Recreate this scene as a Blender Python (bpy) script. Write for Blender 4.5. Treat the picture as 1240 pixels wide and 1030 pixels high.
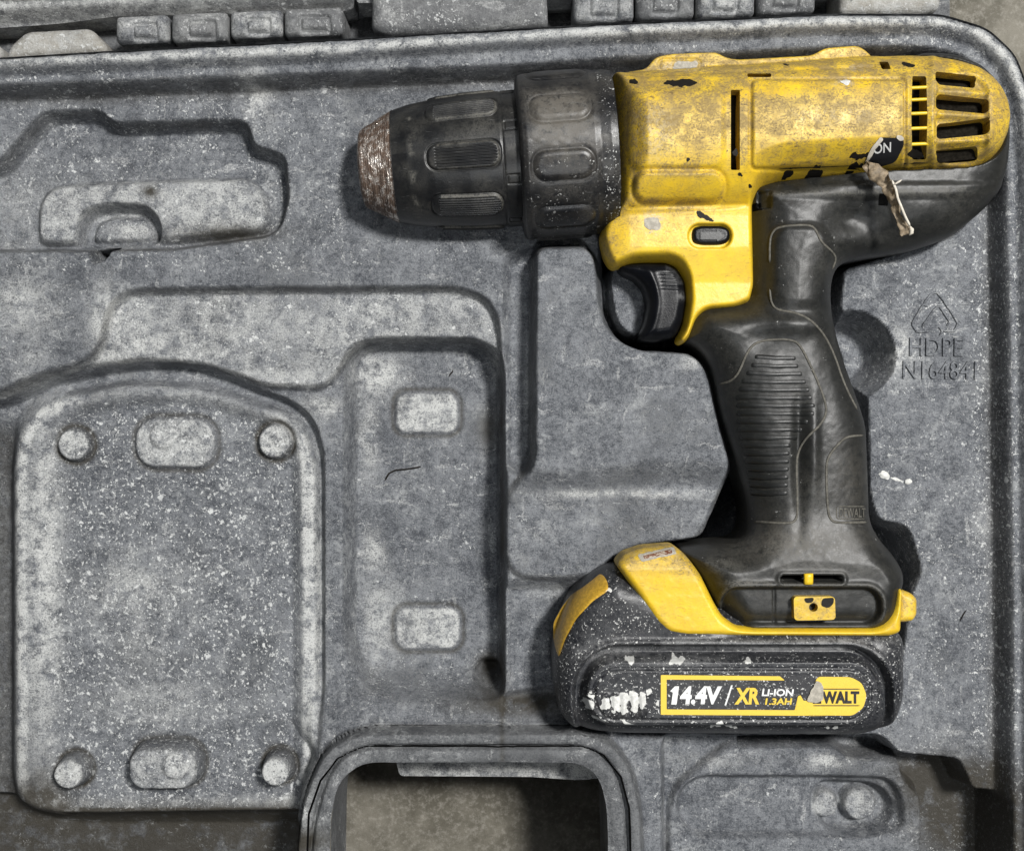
import bpy, math, random
import numpy as np
random.seed(7)
S = 0.00025            # metres per millimetre-grid unit (one unit is a quarter of a millimetre)
D = 1500.0             # camera height over the tray deck, in units
CX, CY = 620.0, 515.0
sc = bpy.context.scene
for o in list(bpy.data.objects): bpy.data.objects.remove(o, do_unlink=True)

# ------------------------------------------------------------------ camera, world, lamps, exposure
cam_d = bpy.data.cameras.new("camera"); cam = bpy.data.objects.new("camera", cam_d)
sc.collection.objects.link(cam); sc.camera = cam
cam.location = (0, 0, D*S); cam_d.sensor_width = 36.0
cam_d.lens = 36.0*D/1240.0; cam_d.clip_start = 0.005; cam_d.clip_end = 20
w = bpy.data.worlds.new("World"); sc.world = w; w.use_nodes = True
w.node_tree.nodes["Background"].inputs[0].default_value = (0.86, 0.93, 1.0, 1)
w.node_tree.nodes["Background"].inputs[1].default_value = 0.05
def area(name, loc, size, power, col, size_y=None):
    l = bpy.data.lights.new(name, 'AREA'); l.energy = power; l.color = col; l.size = size
    if size_y: l.shape = 'RECTANGLE'; l.size_y = size_y
    o = bpy.data.objects.new(name, l); sc.collection.objects.link(o); o.location = loc
    from mathutils import Vector
    o.rotation_euler = (-Vector(loc)).to_track_quat('-Z', 'Y').to_euler()
    return o
area("ceiling_tube_lamp", (0.56, 0.44, 1.40), 0.16, 27.0, (1.0, 0.985, 0.96), 0.22)
area("ceiling_globe_lamp", (0.12, -0.72, 1.40), 0.16, 3.2, (0.95, 0.98, 1.0), 0.10)
area("overhead_fill_light", (-0.25, 0.75, 1.7), 0.9, 2.2, (0.92, 0.96, 1.0), 0.5)  # added soft fill from above, not a fixture of the place
sc.view_settings.view_transform = 'Standard'; sc.view_settings.look = 'None'
sc.view_settings.exposure = 0.38; sc.view_settings.gamma = 1.0
sc.render.engine = 'CYCLES'
sc.render.resolution_x = 1024; sc.render.resolution_y = 850

# ------------------------------------------------------------------ maths helpers
def U(p, z):                                   # outline drawn at height z -> deck plane units
    p = np.asarray(p, float); k = (D-z)/D
    return np.stack([CX+(p[..., 0]-CX)*k, CY+(p[..., 1]-CY)*k], -1)
def PX(X, Y, Z):
    k = D/(D-Z); return CX+(X-CX)*k, CY+(Y-CY)*k
def rnd(pts, r=10, n=5):
    P = np.asarray(pts, float)[:, :2]; out = []; N = len(P)
    for i in range(N):
        a, b, c = P[i-1], P[i], P[(i+1) % N]
        la, lc = np.linalg.norm(a-b), np.linalg.norm(c-b)
        p0 = b+(a-b)/max(la, 1e-6)*min(r, la*.48); p1 = b+(c-b)/max(lc, 1e-6)*min(r, lc*.48)
        for k in range(n+1):
            t = k/n; out.append((1-t)**2*p0+2*t*(1-t)*b+t*t*p1)
    return np.array(out)
def sdp(X, Y, poly, margin=90):
    poly = np.asarray(poly, float); sh = X.shape; X = X.ravel(); Y = Y.ravel()
    res = np.full(X.shape, float(margin)); lo = poly.min(0)-margin; hi = poly.max(0)+margin
    m = np.nonzero((X > lo[0]) & (X < hi[0]) & (Y > lo[1]) & (Y < hi[1]))[0]
    if len(m):
        x = X[m]; y = Y[m]; d2 = np.full(len(m), 1e12); ins = np.zeros(len(m), bool)
        for i in range(len(poly)):
            ax, ay = poly[i-1]; bx, by = poly[i]; ex, ey = bx-ax, by-ay; L = ex*ex+ey*ey
            if L < 1e-9: continue
            wx, wy = x-ax, y-ay; t = np.clip((wx*ex+wy*ey)/L, 0, 1)
            d2 = np.minimum(d2, (wx-t*ex)**2+(wy-t*ey)**2)
            c = (ay > y) != (by > y)
            if ey != 0: ins ^= c & (x < ex*(y-ay)/ey+ax)
        d = np.sqrt(d2); res[m] = np.where(ins, -d, np.minimum(d, margin))
    return res.reshape(sh)
def circ(X, Y, x, y, r): return np.hypot(X-x, Y-y)-r
def obl(X, Y, x0, y0, x1, y1, r):
    cx, cy = (x0+x1)/2, (y0+y1)/2; hx, hy = (x1-x0)/2-r, (y1-y0)/2-r
    qx, qy = np.abs(X-cx)-hx, np.abs(Y-cy)-hy
    return np.hypot(np.maximum(qx, 0), np.maximum(qy, 0))+np.minimum(np.maximum(qx, qy), 0)-r
def st(sd, wd):                                # 1 inside, 0 outside, soft wall of width wd
    t = np.clip(.5-sd/wd, 0, 1); return .45*t*t*(3-2*t)+.55*t
def smin(a, b, k): h = np.clip(.5+.5*(b-a)/k, 0, 1); return b+(a-b)*h-k*h*(1-h)
def smax(a, b, k): return -smin(-a, -b, k)
def dome(d, R):                                # quarter-round from the edge inwards
    t = np.clip(d/R, 0, 1); return R*np.sqrt(np.clip(1-(1-t)**2, 0, 1))
_lat = {}
def vn(X, Y, scale, seed=0):
    if seed not in _lat: _lat[seed] = np.random.RandomState(seed).rand(256, 256)*2-1
    L = _lat[seed]; x = np.asarray(X)/scale+50; y = np.asarray(Y)/scale+50
    i = np.floor(x).astype(int); j = np.floor(y).astype(int); fx = x-i; fy = y-j
    fx = fx*fx*(3-2*fx); fy = fy*fy*(3-2*fy)
    g = lambda a, b: L[a % 256, b % 256]
    return (g(i, j)*(1-fx)+g(i+1, j)*fx)*(1-fy)+(g(i, j+1)*(1-fx)+g(i+1, j+1)*fx)*fy
def fb(X, Y, s, seed=0): return vn(X, Y, s, seed)*.55+vn(X, Y, s*.47, seed+1)*.3+vn(X, Y, s*.21, seed+2)*.15

# ------------------------------------------------------------------ materials
class NT:
    def __init__(s, name):
        s.m = bpy.data.materials.new(name); s.m.use_nodes = True; s.t = s.m.node_tree
        s.b = s.t.nodes["Principled BSDF"]
        g = s.n('ShaderNodeNewGeometry'); v = s.n('ShaderNodeVectorMath'); v.operation = 'SCALE'
        s.l(g.outputs['Position'], v.inputs[0]); v.inputs['Scale'].default_value = 1/S; s.co = v.outputs[0]
    def n(s, t): return s.t.nodes.new(t)
    def l(s, a, b): s.t.links.new(a, b)
    def put(s, v, sock):
        if hasattr(v, 'links') or hasattr(v, 'is_output'): s.l(v, sock)
        else: sock.default_value = v
    def noise(s, scale, detail=4, rough=.6, co=None, dist=0.0):
        n = s.n('ShaderNodeTexNoise'); s.l(co or s.co, n.inputs['Vector']); n.inputs['Scale'].default_value = scale
        n.inputs['Detail'].default_value = detail; n.inputs['Roughness'].default_value = rough
        n.inputs['Distortion'].default_value = dist; return n.outputs[0]
    def mp(s, sc_, rot=0, co=None, loc=(0, 0, 0)):
        m = s.n('ShaderNodeMapping'); s.l(co or s.co, m.inputs[0]); m.inputs['Scale'].default_value = sc_
        m.inputs['Rotation'].default_value = (0, 0, rot); m.inputs['Location'].default_value = loc; return m.outputs[0]
    def ramp(s, v, a, b, lo=0.0, hi=1.0):
        r = s.n('ShaderNodeMapRange'); r.interpolation_type = 'SMOOTHSTEP'; s.l(v, r.inputs[0])
        r.inputs[1].default_value = a; r.inputs[2].default_value = b; r.inputs[3].default_value = lo; r.inputs[4].default_value = hi
        return r.outputs[0]
    def ma(s, op, a, b=0.0, clamp=False):
        m = s.n('ShaderNodeMath'); m.operation = op; m.use_clamp = clamp; s.put(a, m.inputs[0]); s.put(b, m.inputs[1]); return m.outputs[0]
    def mul(s, a, b): return s.ma('MULTIPLY', a, b)
    def mix(s, f, a, b):
        m = s.n('ShaderNodeMix'); m.data_type = 'RGBA'; s.put(f, m.inputs[0])
        for v, k in ((a, 6), (b, 7)):
            s.put(tuple(v)+(1,) if isinstance(v, (tuple, list)) else v, m.inputs[k])
        return m.outputs[2]
    def attr(s):
        a = s.n('ShaderNodeAttribute'); a.attribute_name = 'wear'; q = s.n('ShaderNodeSeparateColor'); s.l(a.outputs['Color'], q.inputs[0])
        return q.outputs[0], q.outputs[1], q.outputs[2]
    def warp(s, amt, scale):
        n = s.n('ShaderNodeTexNoise'); s.l(s.co, n.inputs['Vector']); n.inputs['Scale'].default_value = scale; n.inputs['Detail'].default_value = 2
        v = s.n('ShaderNodeVectorMath'); v.operation = 'MULTIPLY_ADD'; s.l(n.outputs['Color'], v.inputs[0])
        v.inputs[1].default_value = (amt, amt, amt); s.l(s.co, v.inputs[2]); return v.outputs[0]
    def spots(s, cell, rmax, keep=.5, co=None, soft=.06, power=2.0):
        """irregular round specks, one at most per cell"""
        v = s.n('ShaderNodeTexVoronoi'); s.l(co or s.co, v.inputs['Vector']); v.inputs['Scale'].default_value = 1/cell
        q = s.n('ShaderNodeSeparateColor'); s.l(v.outputs['Color'], q.inputs[0])
        on = s.ma('LESS_THAN', q.outputs[1], keep)
        rad = s.mul(s.ma('POWER', q.outputs[0], power), rmax)
        e = s.ma('SUBTRACT', s.ma('ADD', rad, .02), v.outputs['Distance'])
        return s.mul(s.ramp(e, 0, soft), on)
    def bump(s, h, strength, dist=1.0, prev=None):
        b = s.n('ShaderNodeBump'); b.inputs['Strength'].default_value = strength; b.inputs['Distance'].default_value = dist*S
        s.l(h, b.inputs['Height'])
        if prev is not None: s.l(prev, b.inputs['Normal'])
        return b.outputs[0]
    def out(s, col=None, rough=None, nrm=None, metal=None, spec=None):
        for k, v in (('Base Color', col), ('Roughness', rough), ('Normal', nrm), ('Metallic', metal), ('Specular IOR Level', spec)):
            if v is None: continue
            if isinstance(v, (tuple, list)): v = tuple(v)+(1,)
            s.put(v, s.b.inputs[k])
        return s.m
def mat_tray(name, base=(.046, .051, .061), lite=(.215, .225, .240), specks=1.0):
    m = NT(name); dust, sp, gr = m.attr(); wp = m.warp(9, .09); wp2 = m.warp(30, .03)
    broad = m.noise(.011, 6, .62, wp2); mid = m.noise(.06, 5, .7, wp); fine = m.noise(.5, 4, .75); grain = m.noise(1.1, 2, .6)
    cr = m.noise(.17, 6, .82, wp); f = m.ma('ADD', m.mul(broad, .34), m.ma('ADD', m.mul(mid, .38), m.ma('ADD', m.mul(fine, .55), m.mul(cr, .62))))
    c = m.mix(m.ramp(f, .78, 1.10), base, lite)
    c = m.mix(m.mul(m.ramp(grain, .52, .72), .45), c, (.05, .053, .06))
    # fine scuffs in two directions
    for rot, a in ((.5, .20), (-.9, .16), (1.4, .14)):
        sc1 = m.noise(1.0, 3, .7, m.mp((.02, .55, .1), rot, wp)); c = m.mix(m.mul(m.ramp(sc1, .62, .72), a), c, (.34, .35, .36))
    patch = m.mul(m.ramp(m.noise(.022, 7, .76, wp), .50, .66), m.ramp(cr, .40, .60))
    c = m.mix(m.mul(patch, .6), c, (.36, .37, .37))
    sm = m.mul(m.ma('MAXIMUM', m.ramp(m.noise(1, 5, .75, m.mp((.014, .075, .1), .7, wp)), .585, .66), m.ramp(m.noise(1, 5, .75, m.mp((.09, .016, .1), .15, wp)), .60, .67)), m.ramp(fine, .36, .56)); c = m.mix(m.mul(sm, .6), c, (.46, .465, .46))
    dn = m.mul(dust, m.ramp(m.noise(.055, 7, .78, wp), .36, .62)); dn = m.mul(dn, m.ramp(fine, .30, .56))
    c = m.mix(m.ma('MINIMUM', m.mul(dn, 1.5), .94), c, (.56, .565, .55))
    bl = m.mul(m.ramp(m.noise(.009, 5, .7, wp2), .54, .66), m.ramp(cr, .35, .62)); c = m.mix(m.mul(bl, .5), c, (.045, .047, .05))
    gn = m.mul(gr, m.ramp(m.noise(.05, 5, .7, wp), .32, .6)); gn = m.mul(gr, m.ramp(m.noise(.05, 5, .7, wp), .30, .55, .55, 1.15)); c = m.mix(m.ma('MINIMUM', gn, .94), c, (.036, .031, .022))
    tot = None
    for cell, r, k, pw in ((8, .17, .16, 2), (17, .17, .28, 1.8), (37, .13, .38, 2.2)):
        s1 = m.spots(cell, r, k, m.warp(5.5, .28) if cell < 50 else m.warp(7, .25), .05, pw)
        tot = s1 if tot is None else m.ma('MAXIMUM', tot, s1)
    fa = m.noise(.30, 3, .65, m.mp((1, .8, 1), .5)); fb_ = m.noise(.13, 4, .7, m.mp((1, 1, 1), .2, None, (40, 9, 0)))
    fl_ = m.ma('MAXIMUM', m.ramp(fa, .60, .64), m.ma('MAXIMUM', m.ramp(fb_, .60, .63), m.ramp(m.noise(.62, 2, .6), .69, .72))); tot = m.ma('MAXIMUM', tot, m.mul(fl_, .85))
    dens = m.ma('ADD', -.06*specks, m.mul(sp, .5)); dm = m.ma('ADD', m.mul(m.noise(.03, 5, .75), 1.9), m.ma('SUBTRACT', dens, 1.12))
    tot = m.mul(tot, m.ramp(dm, -.12, .22)); tot = m.mul(tot, m.ma('SUBTRACT', 1.0, m.mul(gr, .85), True)); c = m.mix(m.mul(tot, .9), c, (.70, .71, .70))
    dk = m.mul(m.spots(11, .15, .25, m.warp(5, .2), .05, 2), .6); c = m.mix(dk, c, (.03, .032, .034))
    n = m.bump(fine, .7, 1.5); n = m.bump(cr, .5, 3, n); n = m.bump(mid, .3, 5, n); n = m.bump(tot, .5, 1.2, n)
    rg = m.ma('ADD', .50, m.mul(mid, .22))
    return m.out(c, rg, n, spec=.38)
def mat_yellow():
    m = NT('yellow_abs_plastic'); dirt, sc_, gr = m.attr(); wp = m.warp(7, .12)
    fine = m.noise(.45, 4, .75, wp); mid = m.noise(.07, 6, .72, wp); broad = m.noise(.02, 4, .6)
    c = m.mix(m.ramp(broad, .35, .7), (.73, .47, .016), (.80, .54, .026))
    c = m.mix(m.mul(m.ramp(mid, .48, .78), .35), c, (.56, .37, .05))
    film = m.mul(dirt, m.ramp(m.noise(.045, 6, .75, wp), .28, .68)); fk = m.mul(m.ma('ADD', dirt, .06), m.mul(m.ramp(mid, .36, .58), m.ramp(fine, .47, .60))); dn = m.ma('ADD', m.mul(film, .72), m.mul(fk, .62))
    c = m.mix(m.ma('MINIMUM', m.mul(dn, 1.25), .92), c, (.22, .155, .065))
    pale = m.mul(gr, m.ramp(m.noise(.2, 4, .7, wp), .42, .6)); c = m.mix(m.ma('MINIMUM', pale, .9), c, (.46, .40, .29))
    for rot, a, s_ in ((.8, .8, (.07, .5, .2)), (-.5, .75, (.08, .45, .2)), (2.1, .7, (.06, .6, .2)), (1.35, .7, (.09, .5, .2))):
        s1 = m.ramp(m.noise(1, 2, .6, m.mp(s_, rot, m.warp(14, .05))), .655, .70)
        c = m.mix(m.mul(m.mul(s1, m.ma('ADD', .18, dirt, True)), a), c, (.13, .085, .028))
    s2 = m.mul(m.spots(9, .14, .35, m.warp(6, .3), .05, 2), m.ramp(m.ma('ADD', m.noise(.05, 4, .7), m.mul(dirt, .15)), .5, .62))
    c = m.mix(m.mul(s2, .8), c, (.05, .035, .015))
    n = m.bump(fine, .18, .8); n = m.bump(mid, .15, 3, n)
    return m.out(c, m.ma('ADD', .36, m.mul(dn, .4)), n, spec=.45)
def mat_black(name, base=(.014, .0145, .017), dustc=(.22, .22, .21), amt=1.0, rough=.42, speck=0.0, brown=False):
    m = NT(name); dust, sp, gr = m.attr(); wp = m.warp(8, .1)
    fine = m.noise(.5, 4, .75, wp); mid = m.noise(.05, 6, .72, wp)
    c = m.mix(m.ramp(mid, .4, .8), base, tuple(b*1.5 for b in base))
    d0 = m.mul(m.ramp(mid, .45, .75), m.ramp(fine, .40, .65)); c = m.mix(m.mul(d0, .12*amt), c, dustc)
    dn = m.mul(dust, m.mul(m.ramp(m.noise(.11, 6, .75, wp), .30, .58), m.ramp(fine, .30, .56)))
    c = m.mix(m.ma('MINIMUM', m.mul(dn, 1.2), .9), c, dustc)
    bn = m.mul(gr, m.ramp(m.noise(.12, 5, .7, wp), .34, .58)); c = m.mix(m.ma('MINIMUM', bn, .85), c, (.10, .09, .076))
    for rot, a in ((.15, .3), (-1.1, .25), (1.0, .25)):
        s1 = m.ramp(m.noise(1, 2, .6, m.mp((.025, .6, .2), rot, m.warp(10, .05))), .70, .75)
        c = m.mix(m.mul(s1, a*amt), c, (.25, .25, .25))
    tot = None
    for cell, r, k in ((3.2, .27, .5), (6, .24, .40), (17, .13, .5)):
        s1 = m.spots(cell, r, k, m.warp(3.5, .4), .06, 1.6); tot = s1 if tot is None else m.ma('MAXIMUM', tot, s1)
    tot = m.ma('MAXIMUM', tot, m.ramp(m.noise(.34, 3, .7), .61, .65))
    dm = m.ma('ADD', m.noise(.07, 4, .75), m.ma('SUBTRACT', m.mul(sp, .75), .62-speck))
    tot = m.mul(tot, m.ramp(dm, .0, .22)); c = m.mix(m.mul(tot, .9), c, (.62, .62, .60))
    n = m.bump(fine, .22, .8); n = m.bump(tot, .5, 1.0, n)
    return m.out(c, m.ma('ADD', rough, m.ma('ADD', m.mul(dn, .35), m.mul(mid, .12))), n, spec={'black_glossy_plastic': .16, 'speckled_battery_plastic': .32}.get(name, .42))
def mat_plain(name, col, rough=.5, spec=.4, var=.25, metal=0.0):
    m = NT(name); f = m.noise(.25, 5, .7); g = m.noise(.9, 3, .7)
    c = m.mix(m.ramp(f, .35, .7), tuple(x*(1-var) for x in col), tuple(min(1, x*(1+var*.4)) for x in col))
    c = m.mix(m.mul(m.ramp(g, .6, .75), .4), c, tuple(x*.4 for x in col))
    return m.out(c, rough, m.bump(g, .25, .8), metal, spec)
def mat_print(name, col, bare, rough=.45, lo=.66, hi=.74):      # ink worn off in flecks
    m = NT(name); f = m.noise(.22, 6, .78, m.warp(5, .3)); g = m.noise(.9, 3, .7)
    c = m.mix(m.ramp(g, .45, .8), col, tuple(x*.72 for x in col)); c = m.mix(m.ramp(f, lo, hi), c, bare)
    return m.out(c, rough, m.bump(f, .15, .8), spec=.4)
def mat_concrete():
    m = NT('dusty_concrete'); a = m.noise(.012, 7, .7); b = m.noise(.12, 5, .75); f = m.noise(.6, 4, .8)
    c = m.mix(m.ramp(a, .35, .7), (.10, .092, .072), (.22, .205, .17)); c = m.mix(m.mul(m.ramp(b, .45, .7), .5), c, (.36, .34, .30))
    c = m.mix(m.mul(m.ramp(f, .55, .7), .5), c, (.09, .08, .065))
    return m.out(c, .85, m.bump(f, .5, 2), spec=.3)
def mat_steel():
    m = NT('rusty_steel'); _, _, _ = m.attr(); wp = m.warp(6, .15)
    ring = m.noise(1, 4, .7, m.mp((.55, .03, .03), .07, wp)); mid = m.noise(.10, 6, .75, wp); f = m.noise(.55, 5, .8, wp)
    c = m.mix(m.ramp(ring, .35, .65), (.060, .040, .030), (.15, .10, .072)); c = m.mix(m.ramp(f, .5, .72), c, (.24, .175, .13))
    br = m.mul(m.ramp(mid, .47, .58), m.ramp(ring, .42, .56)); c = m.mix(br, c, (.80, .74, .68))
    n = m.bump(f, .7, 1.6); n = m.bump(ring, .5, 1.5, n)
    return m.out(c, m.ramp(br, 0, 1, .52, .24), n, m.ramp(br, 0, 1, .25, .85))
TRAY = mat_tray('dusty_grey_hdpe'); YEL = mat_yellow()
TRAYD = mat_tray('dark_grey_hdpe', (.06, .063, .068), (.17, .175, .18), .9)
TRAYL = mat_tray('pale_dust_caked_hdpe', (.30, .285, .25), (.42, .40, .36), .2)
RUB = mat_black('black_rubber_overmould', (.0105, .011, .0105), (.12, .115, .10), .35, .34)
BLK = mat_black('black_glossy_plastic', (.004, .0045, .006), (.16, .16, .16), .15, .24)
BAT = mat_black('speckled_battery_plastic', (.007, .008, .011), (.25, .25, .25), .6, .26, .18)
CHK = mat_black('chuck_sleeve_plastic', (.0065, .007, .008), (.12, .115, .10), .7, .27, -.12)
COL = mat_black('muddy_collar_plastic', (.006, .0065, .008), (.15, .14, .122), .7, .27, -.12)
SEAM = mat_plain('dusty_seam', (.125, .118, .10), .7, .3, .4)
VOID = mat_plain('black_interior', (.004, .004, .004), .95, .02)
CHIP = mat_plain('dark_chip', (.012, .010, .008), .6, .2)
CONC = mat_concrete(); STEEL = mat_steel()
WPAINT = mat_plain('dried_white_plaster', (.66, .66, .63), .75, .3, .25)
SMEAR = mat_plain('grey_cement_smear', (.42, .39, .33), .8, .3, .3)
PYEL = mat_print('yellow_label_print', (.76, .53, .06), (.06, .055, .045), .4, .70, .76)
PWHT = mat_print('white_label_print', (.78, .78, .76), (.10, .10, .10), .4, .60, .68)
PBLK = mat_print('black_label_print', (.014, .014, .016), (.55, .42, .10), .4, .74, .80)
LBLK = mat_black('label_black_film', (.014, .014, .017), (.2, .2, .2), .8, .28, .12)
STICK = mat_plain('peeled_sticker_back', (.27, .21, .14), .6, .4, .45)
STICKW = mat_plain('sticker_torn_edge', (.66, .61, .52), .7, .3, .2)

# ------------------------------------------------------------------ mesh builders
def w3(X, Y, Z, loc=(0, 0, 0)):
    return np.stack([(X-CX)*S-loc[0], -(Y-CY)*S-loc[1], Z*S-loc[2]], -1)
def locof(parent):
    l = [0., 0., 0.]; p = parent
    while p is not None:
        for k in range(3): l[k] += p.location[k]
        p = p.parent
    return l
def make(name, co, polys, mat, parent=None, attrs=None, normals=None, smooth=True, flat_polys=None):
    """polys: list of int arrays (n,k) grouped by side count"""
    me = bpy.data.meshes.new(name); co = np.ascontiguousarray(co, dtype=np.float32)
    me.vertices.add(len(co)); me.vertices.foreach_set('co', co.ravel())
    loops = np.concatenate([p.ravel() for p in polys]).astype(np.int32)
    sizes = np.concatenate([np.full(len(p), p.shape[1], np.int32) for p in polys])
    starts = np.concatenate([[0], np.cumsum(sizes)[:-1]]).astype(np.int32)
    me.loops.add(len(loops)); me.loops.foreach_set('vertex_index', loops)
    me.polygons.add(len(sizes)); me.polygons.foreach_set('loop_start', starts)
    me.polygons.foreach_set('use_smooth', np.full(len(sizes), smooth))
    me.update(calc_edges=True); me.validate()
    a = me.color_attributes.new('wear', 'FLOAT_COLOR', 'POINT')
    if attrs is None: attrs = np.zeros((len(co), 3))
    a.data.foreach_set('color', np.concatenate([np.clip(attrs, 0, 1), np.ones((len(co), 1))], 1).astype(np.float32).ravel())
    me.materials.append(mat)
    if normals is not None: me.normals_split_custom_set_from_vertices(normals.tolist())
    o = bpy.data.objects.new(name, me); sc.collection.objects.link(o)
    if parent is not None: o.parent = parent
    return o
def march(name, f, X, Y, Z, A, mat, parent, base=None, H=None, normals=None, inset=0.0):
    """cut the sheet (X,Y,Z) where f<0; walls go down from the cut to height base"""
    f = np.where(np.abs(f) < 1e-6, 1e-6, f); ins = f < 0; ny, nx = f.shape
    if not ins.any(): return None
    hc = ins[:, :-1] != ins[:, 1:]; vc = ins[:-1] != ins[1:]
    vid = np.full(f.shape, -1); n0 = ins.sum(); vid[ins] = np.arange(n0)
    hid = np.full(hc.shape, -1); n1 = hc.sum(); hid[hc] = n0+np.arange(n1)
    vi2 = np.full(vc.shape, -1); n2 = vc.sum(); vi2[vc] = n0+n1+np.arange(n2)
    th = (f[:, :-1]/(f[:, :-1]-f[:, 1:]+1e-20))[hc]; tv = (f[:-1]/(f[:-1]-f[1:]+1e-20))[vc]
    def gather(Q):
        return np.concatenate([Q[ins], Q[:, :-1][hc]*(1-th)+Q[:, 1:][hc]*th, Q[:-1][vc]*(1-tv)+Q[1:][vc]*tv])
    x, y = gather(X), gather(Y); z = gather(Z)
    if H is not None:
        z2 = H(x[n0:], y[n0:]); z[n0:] = z2
    at = np.stack([gather(A[k]) for k in range(3)], 1) if A is not None else None
    slots = [vid[:-1, :-1], hid[:-1], vid[:-1, 1:], vi2[:, 1:], vid[1:, 1:], hid[1:], vid[1:, :-1], vi2[:, :-1]]
    code = ins[:-1, :-1]*1+ins[:-1, 1:]*2+ins[1:, 1:]*4+ins[1:, :-1]*8
    polys = {}; segs = []
    for c in range(1, 16):
        m = code == c
        if not m.any(): continue
        cb = [bool(c & 1), bool(c & 2), bool(c & 4), bool(c & 8)]; use = []
        for k in range(4):
            if cb[k]: use.append((2*k, 0))
            if cb[k] != cb[(k+1) % 4]: use.append((2*k+1, 1))
        q = np.stack([slots[s][m] for s, _ in use], 1)[:, ::-1]
        polys.setdefault(q.shape[1], []).append(q)
        kinds = [k for _, k in use][::-1]; L = len(kinds)
        if c != 15:
            for k in range(L):
                k2 = (k+1) % L
                if kinds[k] and kinds[k2]:
                    sa, sb = [s for s, _ in use][::-1][k], [s for s, _ in use][::-1][k2]
                    segs.append(q[:, [k, k2]])
    pl = [np.concatenate(v) for v in polys.values()]
    if base is not None and segs:
        sg = np.concatenate(segs); used = np.unique(sg); mp = np.full(len(x), -1); n = len(x)
        mp[used] = np.arange(len(used))
        bz = base(x[used], y[used]) if callable(base) else np.full(len(used), float(base))
        x = np.concatenate([x, x[used], x[used]]); y = np.concatenate([y, y[used], y[used]]); z = np.concatenate([z, z[used], np.minimum(bz, z[used])])
        if at is not None: at = np.concatenate([at, at[used], at[used]*.6])
        t = n+mp[sg]; b = n+len(used)+mp[sg]
        pl.append(np.stack([t[:, 1], t[:, 0], b[:, 0], b[:, 1]], 1))
        if normals is not None: normals = None
    nn = None
    if normals is not None:
        nn = np.stack([gather(normals[k]) for k in range(3)], 1); nn /= np.linalg.norm(nn, axis=1, keepdims=True)
    return make(name, w3(x, y, z, locof(parent)), pl, mat, parent, at, nn)
def grid(x0, y0, x1, y1, cell):
    return np.meshgrid(np.arange(x0, x1+cell, cell), np.arange(y0, y1+cell, cell))
def relief(name, poly, zc, H, mat, parent, base=-60., cell=1.5, A=None, F=None, pad=4):
    """solid with outline poly (drawn at height zc) and top surface H"""
    pu = U(poly, zc); lo = pu.min(0)-pad; hi = pu.max(0)+pad
    X, Y = grid(lo[0], lo[1], hi[0], hi[1], cell); f = sdp(X, Y, pu)
    if F is not None: f = np.maximum(f, F(X, Y, f))
    Z = H(X, Y); at = A(X, Y, Z) if A is not None else None
    return march(name, f, X, Y, Z, at, mat, parent, base, H)
def tube(name, pts, r, mat, parent, H=None, n=8, off=0.0, flat=1.0, zc=0.0, closed=False, taper=True):
    """round bead along picture points laid on surface H (or on given z)"""
    P = np.asarray(pts, float); L = [0]
    if closed: P = np.vstack([P, P[:1]])
    d = np.r_[0, np.cumsum(np.linalg.norm(np.diff(P[:, :2], axis=0), axis=1))]
    m = max(4, int(d[-1]/3.0)); t = np.linspace(0, d[-1], m)
    Q = np.stack([np.interp(t, d, P[:, k]) for k in range(P.shape[1])], 1)
    if H is not None:
        z = np.full(m, zc, float)
        for _ in range(4): u = U(Q[:, :2], 0); k = ((D-z)/D); ux = CX+(Q[:, 0]-CX)*k; uy = CY+(Q[:, 1]-CY)*k; z = H(ux, uy)
        z = z+off
    else: z = Q[:, 2] if Q.shape[1] > 2 else np.full(m, zc); k = (D-z)/D; ux = CX+(Q[:, 0]-CX)*k; uy = CY+(Q[:, 1]-CY)*k
    C = np.stack([ux, uy, z], 1); T = np.gradient(C, axis=0); T /= np.linalg.norm(T, axis=1, keepdims=True)+1e-9
    up = np.array([0, 0, 1.]); N = np.cross(T, up); N /= np.linalg.norm(N, axis=1, keepdims=True)+1e-9; B = np.cross(N, T)
    rr = np.full(m, r, float)
    if taper and not closed: s_ = np.minimum(t, t[-1]-t); rr = r*np.sqrt(np.clip(1-(1-np.clip(s_/r, 0.04, 1))**2, 0, 1))
    a = np.arange(n)/n*2*math.pi; V = C[:, None]+rr[:, None, None]*(np.cos(a)[None, :, None]*N[:, None]+flat*np.sin(a)[None, :, None]*B[:, None])
    V = V.reshape(-1, 3); i = np.arange(m-1)[:, None]*n; j = np.arange(n)[None]; j2 = (j+1) % n
    q = np.stack([i+j, i+j2, i+n+j2, i+n+j], -1).reshape(-1, 4)
    pl = [q, np.arange(n)[None, ::-1], (np.arange(n)+(m-1)*n)[None]]
    return make(name, w3(V[:, 0], V[:, 1], V[:, 2], locof(parent)), pl, mat, parent)
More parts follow.
